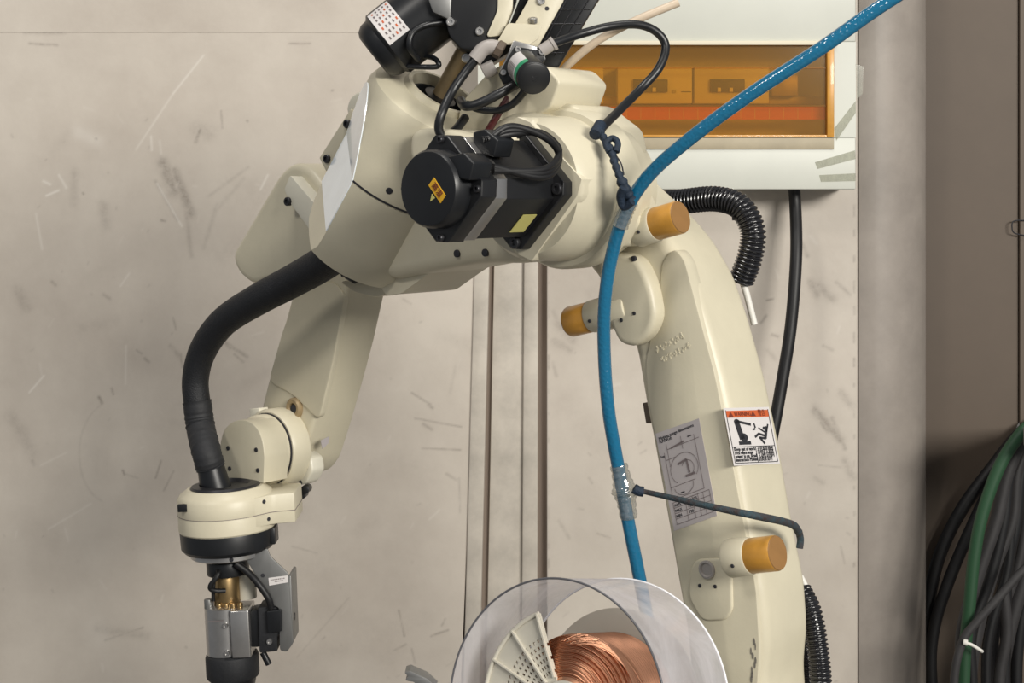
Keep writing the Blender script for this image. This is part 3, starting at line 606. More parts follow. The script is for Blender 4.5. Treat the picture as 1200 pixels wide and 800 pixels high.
# yellow warning sticker on the encoder cover, pale paper scrap beside it
def on(c, pts): return [Q(x, y, c) for x, y in pts]
ce = 0.3531
yl = ext('warning_sticker', on(ce, [(508.5, 208), (522, 229), (516, 238), (502, 217)]), N*-0.001, 'yellow_label', enc, 0); yl['label'] = 'yellow hot-surface sticker'
ext('paper_scrap', on(ce, [(506, 227), (509.5, 232), (504, 236)]), N*-0.001, 'olive_label', enc, 0)
a_, b_, c_ = Q(502.5, 216, ce), Q(516, 237, ce), Q(508.5, 208.5, ce); xd = (b_-a_).normalized(); yd = N.cross(xd)
text('sticker_print', '高温', 0.0085, a_+xd*0.0035+yd*0.0022+N*0.0002, xd, yd, 'print_maroon', yl)
sl = ext('spec_sticker', [J3c(c)+(U-Z).normalized()*0.0445+(U+Z).normalized()*s for c, s in ((0.222, -0.020), (0.222, 0.006), (0.245, 0.006), (0.245, -0.020))], (U-Z).normalized()*0.0006, 'olive_label', sm_b, 0)
# ---- mounting post for the wire feeder on top of the elbow
plate('feeder_post', [(530, 165), (541, 118), (572, 84), (590, 74), (640, 78), (656, 95), (645, 126), (622, 140), (625, 165)], 0.15, 0.06, 'cream', rob, r=6, bev=0.003)
plate('elbow_shoulder', [(618, 150), (645, 124), (668, 120), (690, 138), (706, 150), (712, 180), (690, 200), (650, 190)], 0.13, 0.05, 'cream', rob, r=10, bev=0.006)
plate('cable_clip', [(664, 144), (672, 137), (678, 143), (670, 152)], 0.135, 0.12, 'fitting_grey', rob, bev=0.001)
for x, y in ((666, 150), (674, 148)): cyl('clip_ring', Q(x, y, 0.136), Q(x, y, 0.140), 0.004, 'steel', rob, k=16)
# ---- stickers on the link
def on_plane(px, py, org, nrm):
    r = ray(px, py); return CAM+r*((org-CAM).dot(nrm)/r.dot(nrm))
cl = 0.0525
ds = ext('data_sticker', on(cl, [(768, 508), (819, 490), (840, 604), (790, 622)]), N*-0.0006, 'label_grey', lk, 0); ds['label'] = 'grey motion-range data sticker'
o_ = Q(790, 622, cl+0.0002); xd = (Q(840, 604, cl)-Q(790, 622, cl)); wS = xd.length; xd = xd/wS
yd = (Q(768, 508, cl)-Q(790, 622, cl)); hS = yd.length; ydr = yd/hS; yd = (yd-xd*yd.dot(xd)).normalized()
seg = []
w1 = wS; h1 = hS
def L_(a, b, c, d_, w=0.0006): seg.append(((a*w1, b*h1), (c*w1, d_*h1), w))
for k in range(5): L_(.1, .05+k*.055, .95, .05+k*.055)
for x in (.1, .38, .55, .68, .8, .95): L_(x, .05, x, .27)
L_(.12, .32, .12, .78); L_(.3, .30, .85, .30); L_(.12, .42, .7, .42); L_(.12, .70, .35, .70); L_(.85, .3, .85, .85); L_(.2, .8, .95, .8); L_(.2, .62, .2, .86); L_(.55, .75, .55, .88)
def arc(cx, cy, rx, ry, a0, a1, n=18, w=0.0006):
    for i in range(n):
        t0 = math.radians(a0+(a1-a0)*i/n); t1 = math.radians(a0+(a1-a0)*(i+1)/n)
        L_(cx+rx*math.cos(t0), cy+ry*math.sin(t0), cx+rx*math.cos(t1), cy+ry*math.sin(t1), w)
arc(.5, .56, .32, .155, -40, 230); arc(.42, .40, .22, .09, 180, 370); arc(.58, .55, .14, .08, -70, 150)
L_(.38, .62, .58, .64, .0022); L_(.58, .64, .6, .50, .0026); L_(.5, .48, .72, .48, .0026); L_(.3, .80, .6, .82, .002)
strokes('sticker_lines', seg, 0.0006, o_, xd, ydr, 'print_grey', ds)
for (x, y, s, tx) in ((.06, .92, .0055, 'Motion range dimensions'), (.06, .885, .0062, 'RANGE'), (.12, .225, .005, 'AXIS'), (.12, .17, .005, 'MAX'), (.12, .115, .005, 'MIN'), (.42, .225, .005, '170 155'), (.42, .17, .005, '190 180'), (.42, .115, .005, '720'), (.7, .84, .004, 'mm'), (.02, .74, .004, 'Top'), (.32, .33, .004, 'mm')):
    text('sticker_text', tx, s*.9, o_+xd*x*w1+ydr*y*h1, xd, yd, 'print_black', ds, 0.0002)
# warning sticker on the right flank
pl0 = Q(880, 520, 0.0); 
def flank(px, py): 
    # flank plane through the ridge, facing U tilted with the link
    return on_plane(px, py, FO, FN)
FA = Q(860, 518, 0.05); FB = Q(893, 698, 0.05); up = (FA-FB).normalized(); FN = (-N).cross(up).normalized()
if FN.dot(U) < 0: FN = -FN
FO = FA+FN*0.0006
def FL(u_, v_):   # bilinear on the label, v down
    a = Vector((847.5, 478)); b = Vector((901, 476.5)); c = Vector((914, 543)); d_ = Vector((860, 545.5))
    p = (a*(1-u_)+b*u_)*(1-v_)+(d_*(1-u_)+c*u_)*v_; q = flank(p.x, p.y)
    return q
bm = bmesh.new(); g = [[bm.verts.new(FL(i/14, v)) for v in (0, 1)] for i in range(15)]
for i in range(14): bm.faces.new((g[i][0], g[i+1][0], g[i+1][1], g[i][1]))
ws = finish('warning_label', bm, 'label_white', lk, 60); ws['label'] = 'warning label showing a robot striking a person'
def flat(name, polys, m, parent, h=0.0003):
    bm = bmesh.new()
    for pg in polys: bm.faces.new([bm.verts.new(FL(*p)+FN*h) for p in pg])
    return finish(name, bm, m, parent, 30)
flat('red_header', [[(.04+.092*k, .05), (.132+.092*k, .05), (.132+.092*k, .17), (.04+.092*k, .17)] for k in range(10)], 'label_red', ws)
def tri(cx): return [(cx-.055, .155), (cx+.055, .155), (cx, .065)]
flat('hazard_marks', [tri(.13), tri(.62)], 'print_maroon', ws, 0.0005)
def seg2(a, b, w):
    a = Vector(a); b = Vector(b); d_ = (b-a).normalized(); q = Vector((-d_.y, d_.x))*w/2; return [tuple(a-q), tuple(b-q), tuple(b+q), tuple(a+q)]
def blob(cx, cy, rx, ry, n=14): return [(cx+rx*math.cos(2*math.pi*i/n), cy+ry*math.sin(2*math.pi*i/n)) for i in range(n)]
flat('robot_symbol', [seg2((.23, .24), (.29, .55), .11), seg2((.23, .235), (.53, .30), .045), blob(.235, .24, .06, .045), blob(.33, .52, .085, .075), [(.2, .585), (.46, .585), (.46, .645), (.2, .645)], seg2((.6, .28), (.615, .36), .03), [(.54, .40), (.61, .34), (.60, .40)]], 'print_black', ws)
flat('person_symbol', [blob(.80, .37, .03, .03), seg2((.86, .34), (.79, .55), .055), seg2((.80, .44), (.68, .36), .03), seg2((.84, .44), (.90, .30), .03), seg2((.80, .55), (.66, .53), .04), seg2((.67, .53), (.76, .64), .04), seg2((.78, .50), (.66, .46), .04), seg2((.67, .46), (.57, .52), .04)], 'print_black', ws)
fr = []
for a, b in (((.04, .04), (.04, .96)), ((.96, .04), (.96, .96)), ((.54, .68), (.54, .96))): fr.append(seg2(a, b, .013))
for k in range(10):
    for v in (.68, .96): fr.append(seg2((.04+.092*k, v), (.132+.092*k, v), .013))
flat('label_rules', fr, 'print_black', ws)
fx = (FL(1, .5)-FL(0, .5)).normalized(); fy = FN.cross(fx)
wl = (FL(1, .5)-FL(0, .5)).length
for k, tx in enumerate(('Keep out of work', 'area when main', 'power is on. Read', 'Instruction Manual')):
    text('label_text', tx, wl*0.062, FL(.06, .75+k*.062)+FN*.0007, fx, fy, 'print_black', ws, 0.0002)
for k, tx in enumerate(('主电源接通时', '请勿进入机器', '人动作范围内', '请阅读说明')):
    text('label_text', tx, wl*0.060, FL(.56, .75+k*.062)+FN*.0003, fx, fy, 'print_black', ws, 0.0002)
text('header_text', 'WARNING', wl*0.075, FL(.2, .145)+FN*.0005, fx, fy, 'print_maroon', ws, 0.0002)
text('header_text', '警告', wl*0.085, FL(.72, .145)+FN*.0005, fx, fy, 'print_maroon', ws, 0.0002)
# cast lettering on the link
a_ = Q(771, 417, 0.0508); b_ = Q(807, 395, 0.0508)
xd = (Q(806, 397, .05)-Q(771, 414, .05)).normalized(); yd = N.cross(xd)
p_ = Q(770, 413, 0.0519)
bm = bmesh.new(); rc = random.Random(4)      # worn cast lettering, two rows too faint to read
for row, (x0, y0, n_, hh) in enumerate(((770, 414, 7, .0105), (776, 425, 7, .0085))):
    og = Q(x0, y0, 0.0519)
    for k in range(n_):
        for q in range(3):
            a = Vector((k*.0062+rc.uniform(0, .0036), rc.uniform(0, hh*.5))); b = a+Vector((rc.choice((0, 0, .003)), rc.uniform(hh*.25, hh*.5)))
            e = Vector((.0007, 0)); c4 = [og+xd*p.x+yd*p.y for p in (a-e, a+e, b+e, b-e)]
            lo = [bm.verts.new(p-N*.001) for p in c4]; hi = [bm.verts.new(p+N*.0006) for p in c4]
            bm.faces.new(hi)
            for w in range(4): bm.faces.new((lo[w], lo[(w+1) % 4], hi[(w+1) % 4], hi[w]))
finish('cast_lettering', bm, 'cream', lk, 30)['label'] = 'faint raised cast lettering'
rc = random.Random(12)
for k in range(9):
    x = 884+rc.uniform(-4, 4); y = 752+k*5.5; w_ = rc.uniform(.4, 1.5)
    ext('paint_scuff', on(0.0522, rpoly([(x-w_, y-2), (x, y-5), (x+w_, y-1), (x+w_*.6, y+4), (x-w_*.7, y+3)], 1)), N*-0.0006, 'scuff', lk, 0)
# wrist sticker and rub mark
ext('edge_sticker', [on_plane(x, y, Q(372, 500, 0.052)+U*0.001, U) for x, y in ((376, 516), (386, 511), (385, 519), (378, 526))], -U*0.0008, 'label_grey', sa, 0)
# ------------------------------------------------------------------ welding torch under the flange
YT = Y6
tb = P(275, 690, YT)
tor = thing('welding_torch', tb, 'steel and black welding torch hanging under the robot wrist', 'torch')
def tl(py, dx=0, dy=0): # along the tilted torch axis
    return T6+A6*((py-572)*k6)+X6*dx*k6+Vector((0, dy, 0))
cyl('black_socket', tl(655, -2), tl(672, -2), 0.028, 'black', tor)
cyl('brass_sleeve', tl(668, -5), tl(708, -5), 0.0175, 'brass', tor)
cyl('brass_sleeve', tl(674, 17, .01), tl(704, 17, .01), 0.013, 'cream_light', tor)
for k in range(4): cyl('sleeve_nut', tl(703, -12+8*k, -0.016), tl(709, -12+8*k, -0.016), 0.004, 'brass', tor, k=12)
tbod = lathe('torch_body', tl(707, -9, 0), A6, [(0, 0.021), (0.002, 0.026), (0.064, 0.026), (0.066, 0.024)], 'steel', tor, 40)
ext('torch_block', [tl(709, 2, -0.030), tl(709, 24, -0.030), tl(764, 24, -0.030), tl(764, 2, -0.030)], (0, 0.05, 0), 'steel', tor, 0.002)
for y in (726, 758): screw(tl(y, -4, -0.0265), (0, -1, 0), 0.0035, tbod, 'steel')
strokes('body_seam', [((0, 0), (0.026, 0), 0.0008)], 0.0008, tl(720, -28, -0.0275), X6, -A6, 'print_grey', tbod)
cyl('inlet_nipple', tl(698, -25, -0.01), tl(709, -25, -0.01), 0.006, 'grey_metal', tor)
cyl('rubber_collar', tl(764, -3), tl(793, -3), 0.035, 'black_matte', tor, bv=0.004)
lathe('torch_neck', tl(793, -3), A6, [(0, 0.031), (0.012, 0.028), (0.03, 0.026), (0.12, 0.014), (0.16, 0.011)], 'black', tor, 32)
br1 = fplate('mount_bracket', [(288, 655), (313, 642), (317, 652), (338, 672), (341, 720), (344, 753), (336, 764), (328, 762), (327, 712), (318, 708), (316, 698), (303, 680)], YT-0.03, 0.004, 'grey_metal', tor, r=3, bev=0.0008)
fplate('bracket_flank', [(338, 674), (341, 675), (344, 752), (337, 763), (334, 762)], YT-0.028, 0.05, 'grey_metal', tor, bev=0.0008)
lb = fplate('bracket_sticker', [(314.5, 677), (337.5, 674), (337.8, 682), (315.5, 686)], YT-0.0306, 0.0005, 'label_white', br1, bev=0)
o_ = P(317, 683.5, YT-0.0308); xd = (P(337, 680.7, YT)-P(317, 683.5, YT)).normalized(); yd = Vector((0, -1, 0)).cross(xd)
strokes('sticker_print', [((0.001+k*.0024, 0.0045), (0.0024+k*.0024, 0.0045), .0012) for k in range(8)]+[((0.006, 0.0018), (0.017, 0.0018), .0009)], 0.001, o_, xd, yd, 'print_grey', lb)
hole(P(308, 674, YT-0.0305), (0, -1, 0), 0.0026, br1); hole(P(300, 686, YT-0.0305), (0, -1, 0), 0.002, br1)
fplate('clamp', [(293, 716), (303, 714), (304, 758), (294, 758)], YT-0.02, 0.03, 'black', tor, r=2, bev=0.001)
ck = fplate('shock_sensor', [(302, 712), (330, 708), (331, 740), (325, 745), (325, 763), (304, 765)], YT-0.026, 0.04, 'black_matte', tor, r=2, bev=0.002)
fplate('sensor_cap', [(312, 716), (330, 714), (330, 740), (314, 742)], YT-0.034, 0.012, 'black', tor, r=2, bev=0.002)
screw(P(316, 751, YT-0.026), (0, -1, 0), 0.004, ck, 'steel')
cyl('side_screw', P(341, 722, YT-0.01), P(346, 722, YT-0.01), 0.005, 'black', tor)
tube('torch_lead', PS([(252, 661, YT-.01), (256, 672, YT-.03), (247, 685, YT-.032), (247, 690, YT-.03), (253, 692, YT-.03), (264, 692, YT-.025)], 8), 0.0032, 'cable_black', tor, k=10)
tube('torch_lead', PS([(252, 668, YT-.02), (250, 690, YT-.02), (250, 704, YT-.018)], 8), 0.0025, 'cable_black', tor, k=10)
tube('torch_lead', PS([(276, 660, YT-.03), (290, 670, YT-.03), (303, 684, YT-.034), (314, 700, YT-.034), (318, 712, YT-.03)], 8), 0.0045, 'cable_black', tor, k=10)
cyl('lead_clip', P(248, 663, YT-.012), P(258, 660, YT-.012), 0.006, 'black', tor)
tube('release_lever', [P(308, 764, YT-.01), P(312, 772, YT-.012), P(315, 778, YT-.012)], 0.0045, 'black', tor, k=10)
# ------------------------------------------------------------------ torch cable through the hollow forearm
tc = thing('torch_cable', Q(385, 300, C4), 'thick black sleeved torch cable curving from the elbow to the wrist', 'cable')
path = [J4(0.14), J4(0.20), Q(384, 305, .135), Q(345, 328, .14), Q(300, 352, .155), Q(262, 377, .163), Q(238, 410, .165), Q(229, 445, .165), Q(232, 480, .165)]
tube('sleeve', spline(path, 10), 0.0205, 'black_cloth', tc, k=20, rad=lambda i, t: 0.0245-0.0065*min(1, t*1.15))
rr = np.random.RandomState(5)
p2 = spline([Q(231, 470, .165), Q(235, 500, .165), P(242, 530, Y6), P(247, 548, Y6)], 16)
tape = tube('tape_wrap', p2, 0.02, 'black_matte', tc, k=20, rad=lambda i, t: 0.0195+0.0006*(i % 5 == 0)-0.0003*(i % 3)); tape['label'] = 'wound black tape'
tube('strain_relief', spline([P(245, 540, Y6), P(249, 556, Y6), P(254, 576, Y6)], 8), 0.018, 'black', tc, k=20, rad=lambda i, t: 0.0168+0.004*t)
# ------------------------------------------------------------------ wire feeder on top of the elbow
YF = 1.80
fd = thing('wire_feeder', P(570, 90, YF), 'black and cream wire feeder motor unit bolted on top of the robot elbow', 'wire feeder')
def PF(x, y, dy=0): return P(x, y, YF+dy)
ax = (PF(447+78, 58-62)-PF(447, 58)).normalized()
mt = lathe('feed_motor', PF(447, 58), ax, [(-0.012, 0.026), (-0.009, 0.032), (-0.002, 0.0365), (0.006, 0.0375), (0.007, 0.0385), (0.010, 0.042), (0.10, 0.042), (0.102, 0.03)], 'black', fd, 56)
nl_c = PF(447, 58)+ax*0.030
# rating plate wrapped on the motor barrel
a1, b1_, _ = basis(ax)
def wrap(name, s0, s1, t0, t1, r, m, parent, cen, n=10, ref=None):
    bm = bmesh.new(); g = []
    e1 = ref-ax_*ref.dot(ax_); e1.normalize(); e2 = ax_.cross(e1)
    for i in range(n+1):
        t = math.radians(t0+(t1-t0)*i/n); v = (e1*math.cos(t)+e2*math.sin(t))*r
        g.append((bm.verts.new(cen+ax_*s0+v), bm.verts.new(cen+ax_*s1+v)))
    for i in range(n): bm.faces.new((g[i][0], g[i+1][0], g[i+1][1], g[i][1]))
    return finish(name, bm, m, parent, 60)
ax_ = ax
rp = wrap('rating_plate', 0.011, 0.040, -64, 10, 0.0423, 'label_white', mt, PF(447, 58), ref=Vector((0, -1, 0)))
for k in range(5):
    for q in range(7): wrap('plate_print', 0.0155+k*.005, 0.0175+k*.005, -58+q*9.5, -53+q*9.5, 0.0425, 'print_grey' if (k+q) % 4 else 'label_red', rp, PF(447, 58), n=2, ref=Vector((0, -1, 0)))
rp['label'] = 'pale printed rating plate'
tube('motor_lead', PS([(490, 70, YF-.03), (480, 55, YF-.046), (484, 38, YF-.046), (500, 29, YF-.043), (520, 26, YF-.036)], 8), 0.0035, 'black', fd, k=10)
tube('motor_lead', PS([(478, 78, YF-.02), (498, 78.5, YF-.03), (512, 78, YF-.03), (514, 74, YF-.03), (508, 68, YF-.02), (496, 66, YF-.01)], 8), 0.0032, 'black', fd, k=10)
lathe('gear_neck', PF(447, 58)+ax*0.078, ax, [(0, 0.041), (0.03, 0.044), (0.05, 0.044)], 'grey_metal', fd, 48)
fplate('gear_neck', [(497, -14), (530, -14), (528, 24), (507, 14)], YF-0.052, 0.03, 'grey_metal', fd, bev=0.002)
fplate('gearbox', [(521, -60), (521, 20), (526, 42), (540, 58), (566, 60), (584, 48), (606, -8), (612, -60)], YF-0.05, 0.09, 'motor_black', fd, r=6, bev=0.003)
for x, y in ((528, 26), (562, 37)): screw(P(x, y, YF-0.05), (0, -1, 0), 0.005, fd, 'steel', 0.005)
fplate('cream_band', [(569, 44), (583, 12), (584, -50), (602, -50), (601, 10), (591, 34), (586, 42)], YF-0.054, 0.03, 'cream', fd, r=6, bev=0.002)
fplate('feeder_bracket', [(545, 56), (562, 60), (590, 48), (612, -10), (622, -50), (640, -50), (612, 30), (596, 62), (570, 78), (548, 66)], YF-0.02, 0.05, 'black', fd, r=3, bev=0.002)
screw(P(546, 68, YF-0.022), (0, -1, 0), 0.0055, fd, 'steel', 0.004)
mp = fplate('mount_plate', [(600, 62), (604, 27), (627, -14), (640, -50), (676, -50), (660, 2), (633, 50), (622, 70)], YF-0.045, 0.004, 'cream', fd, bev=0.001)
hole(P(641, 10, YF-0.045), (0, -1, 0), 0.0025, mp)
screw(P(634, 1, YF-0.045), (0, -1, 0), 0.005, mp, 'steel'); screw(P(625, 24.5, YF-0.046), (0, -0.4, 1), 0.005, mp, 'steel')
fplate('valve_bracket', [(583, 48), (595, 28), (598, 27), (632, 29), (636, 27), (630, 46), (618, 54), (590, 52)], YF-0.062, 0.003, 'cream', fd, r=2, bev=0.0008)
vp = fplate('side_cover', [(658, -50), (735, -50), (700, 2), (655, 78), (636, 80), (622, 68)], YF+0.01, 0.05, 'black', fd, bev=0.002)
for k in range(7):
    a = P(648+k*0+k*8-20, 80-0*k, YF+0.0095)
for k in range(5):
    y = -6+k*17
    tube('mesh_wire', [P(655-(y)*.43, y, YF+.0095), P(698-y*.6, y, YF+.0095)], 0.0008, 'dark_steel', vp, k=6)
for k in range(3):
    tube('mesh_wire', [P(664+k*13, 0, YF+.0095), P(628+k*11, 66, YF+.0095)], 0.0008, 'dark_steel', vp, k=6)
# solenoid valve
sv = thing('solenoid_valve', P(612, 60, YF-0.07), 'steel and black solenoid valve with a green ringed label', 'valve')
YV = YF-0.075
vb = ext('valve_body', [P(x, y, YV) for x, y in rpoly([(586, 83), (602, 47), (636, 56), (634, 64), (618, 70), (606, 82), (590, 92)], 1.5)], (0, 0.03, 0), 'steel', sv, 0.002, 2)
ext('valve_plate', [P(x, y, YV-.002) for x, y in rpoly([(584, 87), (603, 54), (637, 60), (640, 70), (606, 96), (590, 99)], 2)], (0, 0.012, 0), 'black', sv, 0.001, 2)
for x, y in ((607, 58), (635, 61), (590, 85)): screw(P(x, y, YV-.003), (0, -1, 0), 0.0036, vb, 'steel', 0.003)
ca, cb = P(613, 77, YV-.005), P(626, 92, YV-0.05)
axv = (cb-ca).normalized()
co_ = cyl('coil', ca, cb, 0.0185, 'black', sv, bv=0.0012, k=40)
ax_ = axv; Lc = (cb-ca).length
wl_ = wrap('coil_label', Lc*.08, Lc*.66, 15, 150, 0.0188, 'label_white', co_, ca, n=14, ref=Vector((0, -.3, 1)))
wrap('green_ring', Lc*.66, Lc*.86, 15, 150, 0.0188, 'green', co_, ca, n=14, ref=Vector((0, -.3, 1)))
for k in range(6): wrap('coil_print', Lc*(.14+.08*k), Lc*(.18+.08*k), 60, 110+7*(k % 3), 0.0190, 'print_grey', wl_, ca, n=6, ref=Vector((0, -.3, 1)))
lathe('coil_cap', cb, axv, [(0, 0.017), (0.0006, 0.016), (0.0006, 0.003), (0.0012, 0.0025), (0.0012, 0.0003)], 'motor_black', co_, 32)
tube('elbow_fitting', PS([(588, 58, YV), (576, 55, YV), (566, 58, YV), (556, 70, YV)], 8), 0.0085, 'fitting_grey', sv, k=18)
lathe('fitting_nut', P(581, 56, YV), P(592, 62, YV)-P(581, 56, YV), [(0, 0.009), (0.001, 0.0105), (0.008, 0.0105), (0.009, 0.009)], 'wall_brown', sv, 8)
lathe('push_fitting', P(634, 60, YV), P(650, 50, YV)-P(634, 60, YV), [(0, 0.007), (0.014, 0.007), (0.0145, 0.0082), (0.018, 0.0082)], 'fitting_grey', sv, 20)
cyl('lower_fitting', P(566, 85, YV+.02), P(580, 78, YV+.02), 0.009, 'fitting_grey', sv)
# ------------------------------------------------------------------ hoses and leads around the feeder
o = tube('air_hose', PS([(557, 70, YV), (545, 85, YV), (530, 107, YV-.005), (518, 132, YV-.02), (514, 150, YV-.02), (520, 160, YV-.015), (532, 154, YV), (545, 138, YV+.03)], 10), 0.0052, 'black', k=14); tag(o, 'black air hose looping from the grey elbow fitting to the hollow joint', 'hose')
o = tube('valve_lead', PS([(540, 118, YV+.02), (545, 124, YV-.01), (560, 122, YV-.02), (585, 110, YV-.02), (606, 98, YV-.012)], 10), 0.0055, 'black', k=14); tag(o, 'short black lead running straight under the solenoid valve', 'cable')
o = tube('valve_cable', PS([(548, 122, YV+.02), (562, 128, YV), (585, 129, YV-.01), (603, 120, YV-.02), (617, 104, YV-.038)], 10), 0.0042, 'black', k=14); tag(o, 'thin black cable sagging below the solenoid coil', 'cable')
o = tube('red_cord', PS([(608, 98, YV+.03), (592, 120, YV+.02), (580, 140, YV+.005), (568, 160, YV-.03)], 8), 0.0042, 'dark_red', k=10); tag(o, 'dark red cord going down behind the valve leads', 'cord')
o = tube('conduit_tube', [J4(0.02), J4(-0.03), J4(-0.085)], 0.0105, 'old_brass', k=20); tag(o, 'brownish brass wire conduit entering the hollow joint', 'tube')
o = lathe('conduit_boot', J4(0.03), -D4, [(0, 0.021), (0.03, 0.020), (0.032, 0.0105)], 'black', None, 28); tag(o, 'black rubber boot around the brass conduit', 'boot')
o = tube('gas_hose', PS([(648, 51, YV), (680, 40, YV+.02), (715, 31, YV+.03), (748, 29, YV+.03), (770, 38, YV+.03), (780, 55, YV+.03), (772, 80, YV+.02), (750, 105, YV+.01), (725, 130, 1.70), (708, 147, 1.665), (700, 157, 1.65)], 10), 0.0050, 'black', k=14); tag(o, 'black gas hose looping in front of the amber breaker cover', 'hose')
o = tube('beige_tube', PS([(652, 92, YF+.02), (668, 74, YF), (700, 48, YF-.02), (745, 24, YF-.03), (795, 3, YF-.03)], 10), 0.0048, 'beige_tube', k=14); tag(o, 'cut beige plastic tube sticking out beside the feeder', 'tube')
# ------------------------------------------------------------------ blue hose and its ties
bh = thing('blue_hose', P(745, 225, 1.62), 'glossy blue plastic air hose hanging along the robot arm', 'hose')
hp = PS([(1075, -20, 1.55), (1025, 12, 1.55), (960, 58, 1.555), (880, 110, 1.57), (808, 163, 1.59), (760, 206, 1.615), (733, 248, 1.635), (718, 295, 1.65), (709, 350, 1.655), (708, 410, 1.66), (713, 480, 1.66), (725, 550, 1.665), (737, 615, 1.665), (752, 690, 1.665), (765, 760, 1.66), (776, 850, 1.66), (780, 1000, 1.66)], 12)
tube('hose_body', hp, 0.0072, 'blue_hose', bh, k=20)
tp = tube('tape_wrap', PS([(739, 236, 1.630), (733, 248, 1.634), (727, 265, 1.639)], 8), 0.0086, 'clear_tape', bh, k=20, rad=lambda i, t: 0.0086+0.0006*math.sin(i*2.1)); tp['label'] = 'clear tape wrap'
tp = tube('tape_wrap', PS([(725, 545, 1.664), (731, 570, 1.664), (733, 580, 1.664), (737, 607, 1.665)], 8), 0.012, 'clear_tape', bh, k=20, rad=lambda i, t: 0.0095+0.0055*math.exp(-((t-.5)/.22)**2)+0.0008*math.sin(i*2.3)); tp['label'] = 'bulging clear tape wrap'
kn = thing('knotted_cord', P(712, 165, 1.64), 'dark blue knotted cord tying the hose to the elbow', 'cord')
tube('cord', PS([(703, 152, 1.65), (708, 163, 1.645), (716, 176, 1.635), (720, 190, 1.625), (726, 206, 1.615), (733, 222, 1.615), (739, 234, 1.618)], 8), 0.004, 'tie_blue', kn, k=10, rad=lambda i, t: 0.0030+0.0017*abs(math.sin(i*0.75))+0.0016*(t > .7))
tube('cord', PS([(722, 178, 1.63), (724, 168, 1.635), (718, 162, 1.64), (710, 168, 1.638), (714, 178, 1.632)], 8), 0.0036, 'tie_blue', kn, k=10)
tube('cord', PS([(731, 220, 1.606), (727, 230, 1.612), (731, 242, 1.618), (741, 236, 1.612)], 8), 0.0045, 'tie_blue', kn, k=10)
cyl('cord_end', P(704, 146, 1.66), P(697, 158, 1.645), 0.0068, 'tie_blue', kn)
tube('clip_wire', PS([(722, 182, 1.63), (728, 192, 1.625), (731, 205, 1.62)], 6), 0.0008, 'print_black', kn, k=6)
sg_ = thing('braided_string', P(760, 578, 1.65), 'dark blue braided string pulled from the hose across the link', 'string')
tube('string', PS([(745, 574, 1.655), (760, 577, 1.66), (800, 586, 1.63), (850, 597, 1.60), (885, 604, 1.593), (918, 611, 1.635), (931, 616, 1.66), (936, 624, 1.675)], 8), 0.0035, 'string_blue', sg_, k=10, rad=lambda i, t: 0.0026+0.0016*min(1, t*1.6))
tube('string_knot', PS([(743, 572, 1.652), (748, 575, 1.652), (754, 576, 1.652)], 6), 0.0055, 'tie_blue', sg_, k=10)
tube('string_tail', PS([(936, 622, 1.675), (938, 632, 1.68), (937, 642, 1.68)], 6), 0.004, 'string_blue', sg_, k=10)
# ------------------------------------------------------------------ conduits and cables behind the robot
ch = thing('corrugated_conduit', Q(860, 240, -0.06), 'black corrugated conduit bending over behind the upper link', 'conduit')
corrugated('conduit', QS([(735, 252, -.062), (765, 240, -.062), (800, 236, -.064), (840, 233, -.066), (868, 243, -.066), (882, 270, -.066), (879, 300, -.066), (868, 330, -.066)], 16), 0.0155, 'conduit_black', ch, 0.0048)
tube('conduit_core', QS([(869, 326, -.066), (875, 345, -.066), (884, 380, -.07)], 8), 0.004, 'tie_white', ch, k=10)
for x, y in ((860, 249),): cyl('tie_tail', Q(x, y, -.058), Q(x+1, y+9, -.058), 0.003, 'black', ch, k=8)
cl_ = thing('corrugated_conduit', Q(955, 720, -0.06), 'black corrugated conduit running down beside the lower link', 'conduit')
corrugated('conduit', QS([(938, 690, -.066), (950, 715, -.06), (957, 750, -.055), (962, 800, -.05), (965, 900, -.05), (930, 1000, -.05)], 16), 0.0125, 'conduit_black', cl_, 0.0048)
corrugated('conduit', QS([(930, 700, -.085), (940, 740, -.085), (946, 800, -.085), (940, 900, -.085)], 16), 0.011, 'conduit_black', cl_, 0.0048)
tube('conduit_core', QS([(938, 675, -.066), (947, 693, -.066), (951, 706, -.064)], 6), 0.0035, 'tie_white', cl_, k=10)
o = tube('power_cable', PS([(930, 215, 2.69), (932, 240, 2.69), (933, 300, 2.66), (927, 380, 2.64), (916, 450, 2.63), (905, 510, 2.62), (890, 580, 2.62), (876, 700, 2.64), (870, 900, 2.68), (868, 1150, 2.68)], 10), 0.0105, 'cable_black', k=14); tag(o, 'black power cable dropping from the breaker box behind the link', 'cable')
# ------------------------------------------------------------------ wire spool with clear cover
SY = math.radians(35); ST = math.radians(12); SM = Vector((-math.sin(SY)*math.cos(ST), -math.cos(SY)*math.cos(ST), math.sin(ST))); SU = Vector((math.cos(SY), -math.sin(SY), 0))
SZ = SM.cross(SU); SZ = SZ if SZ.z > 0 else -SZ
S0 = P(648, 832, 1.45); RC = 150*1.45/F
DEP = 0.128
cvr = thing('spool_cover', S0-SM*DEP/2-Z*RC, 'scratched clear plastic drum cover around the copper wire spool', 'cover')
def shell(name, cen, ax, s0, s1, r0, r1, m, parent, k=96):
    return lathe(name, cen, ax, [(s0, r1), (s0, r0), (s1, r0), (s1, r1), (s0, r1)], m, parent, k, caps=False)
def ring_tube(name, cen, r, w, m, parent, k=96):
    pts = [cen+(SU*math.cos(2*math.pi*i/k)+SZ*math.sin(2*math.pi*i/k))*r for i in range(k+1)]
    return tube(name, pts, w, m, parent, k=8)
lathe('cover_shell', S0, -SM, [(0, RC), (DEP, RC)], 'clear_plastic', cvr, 128, caps=False)
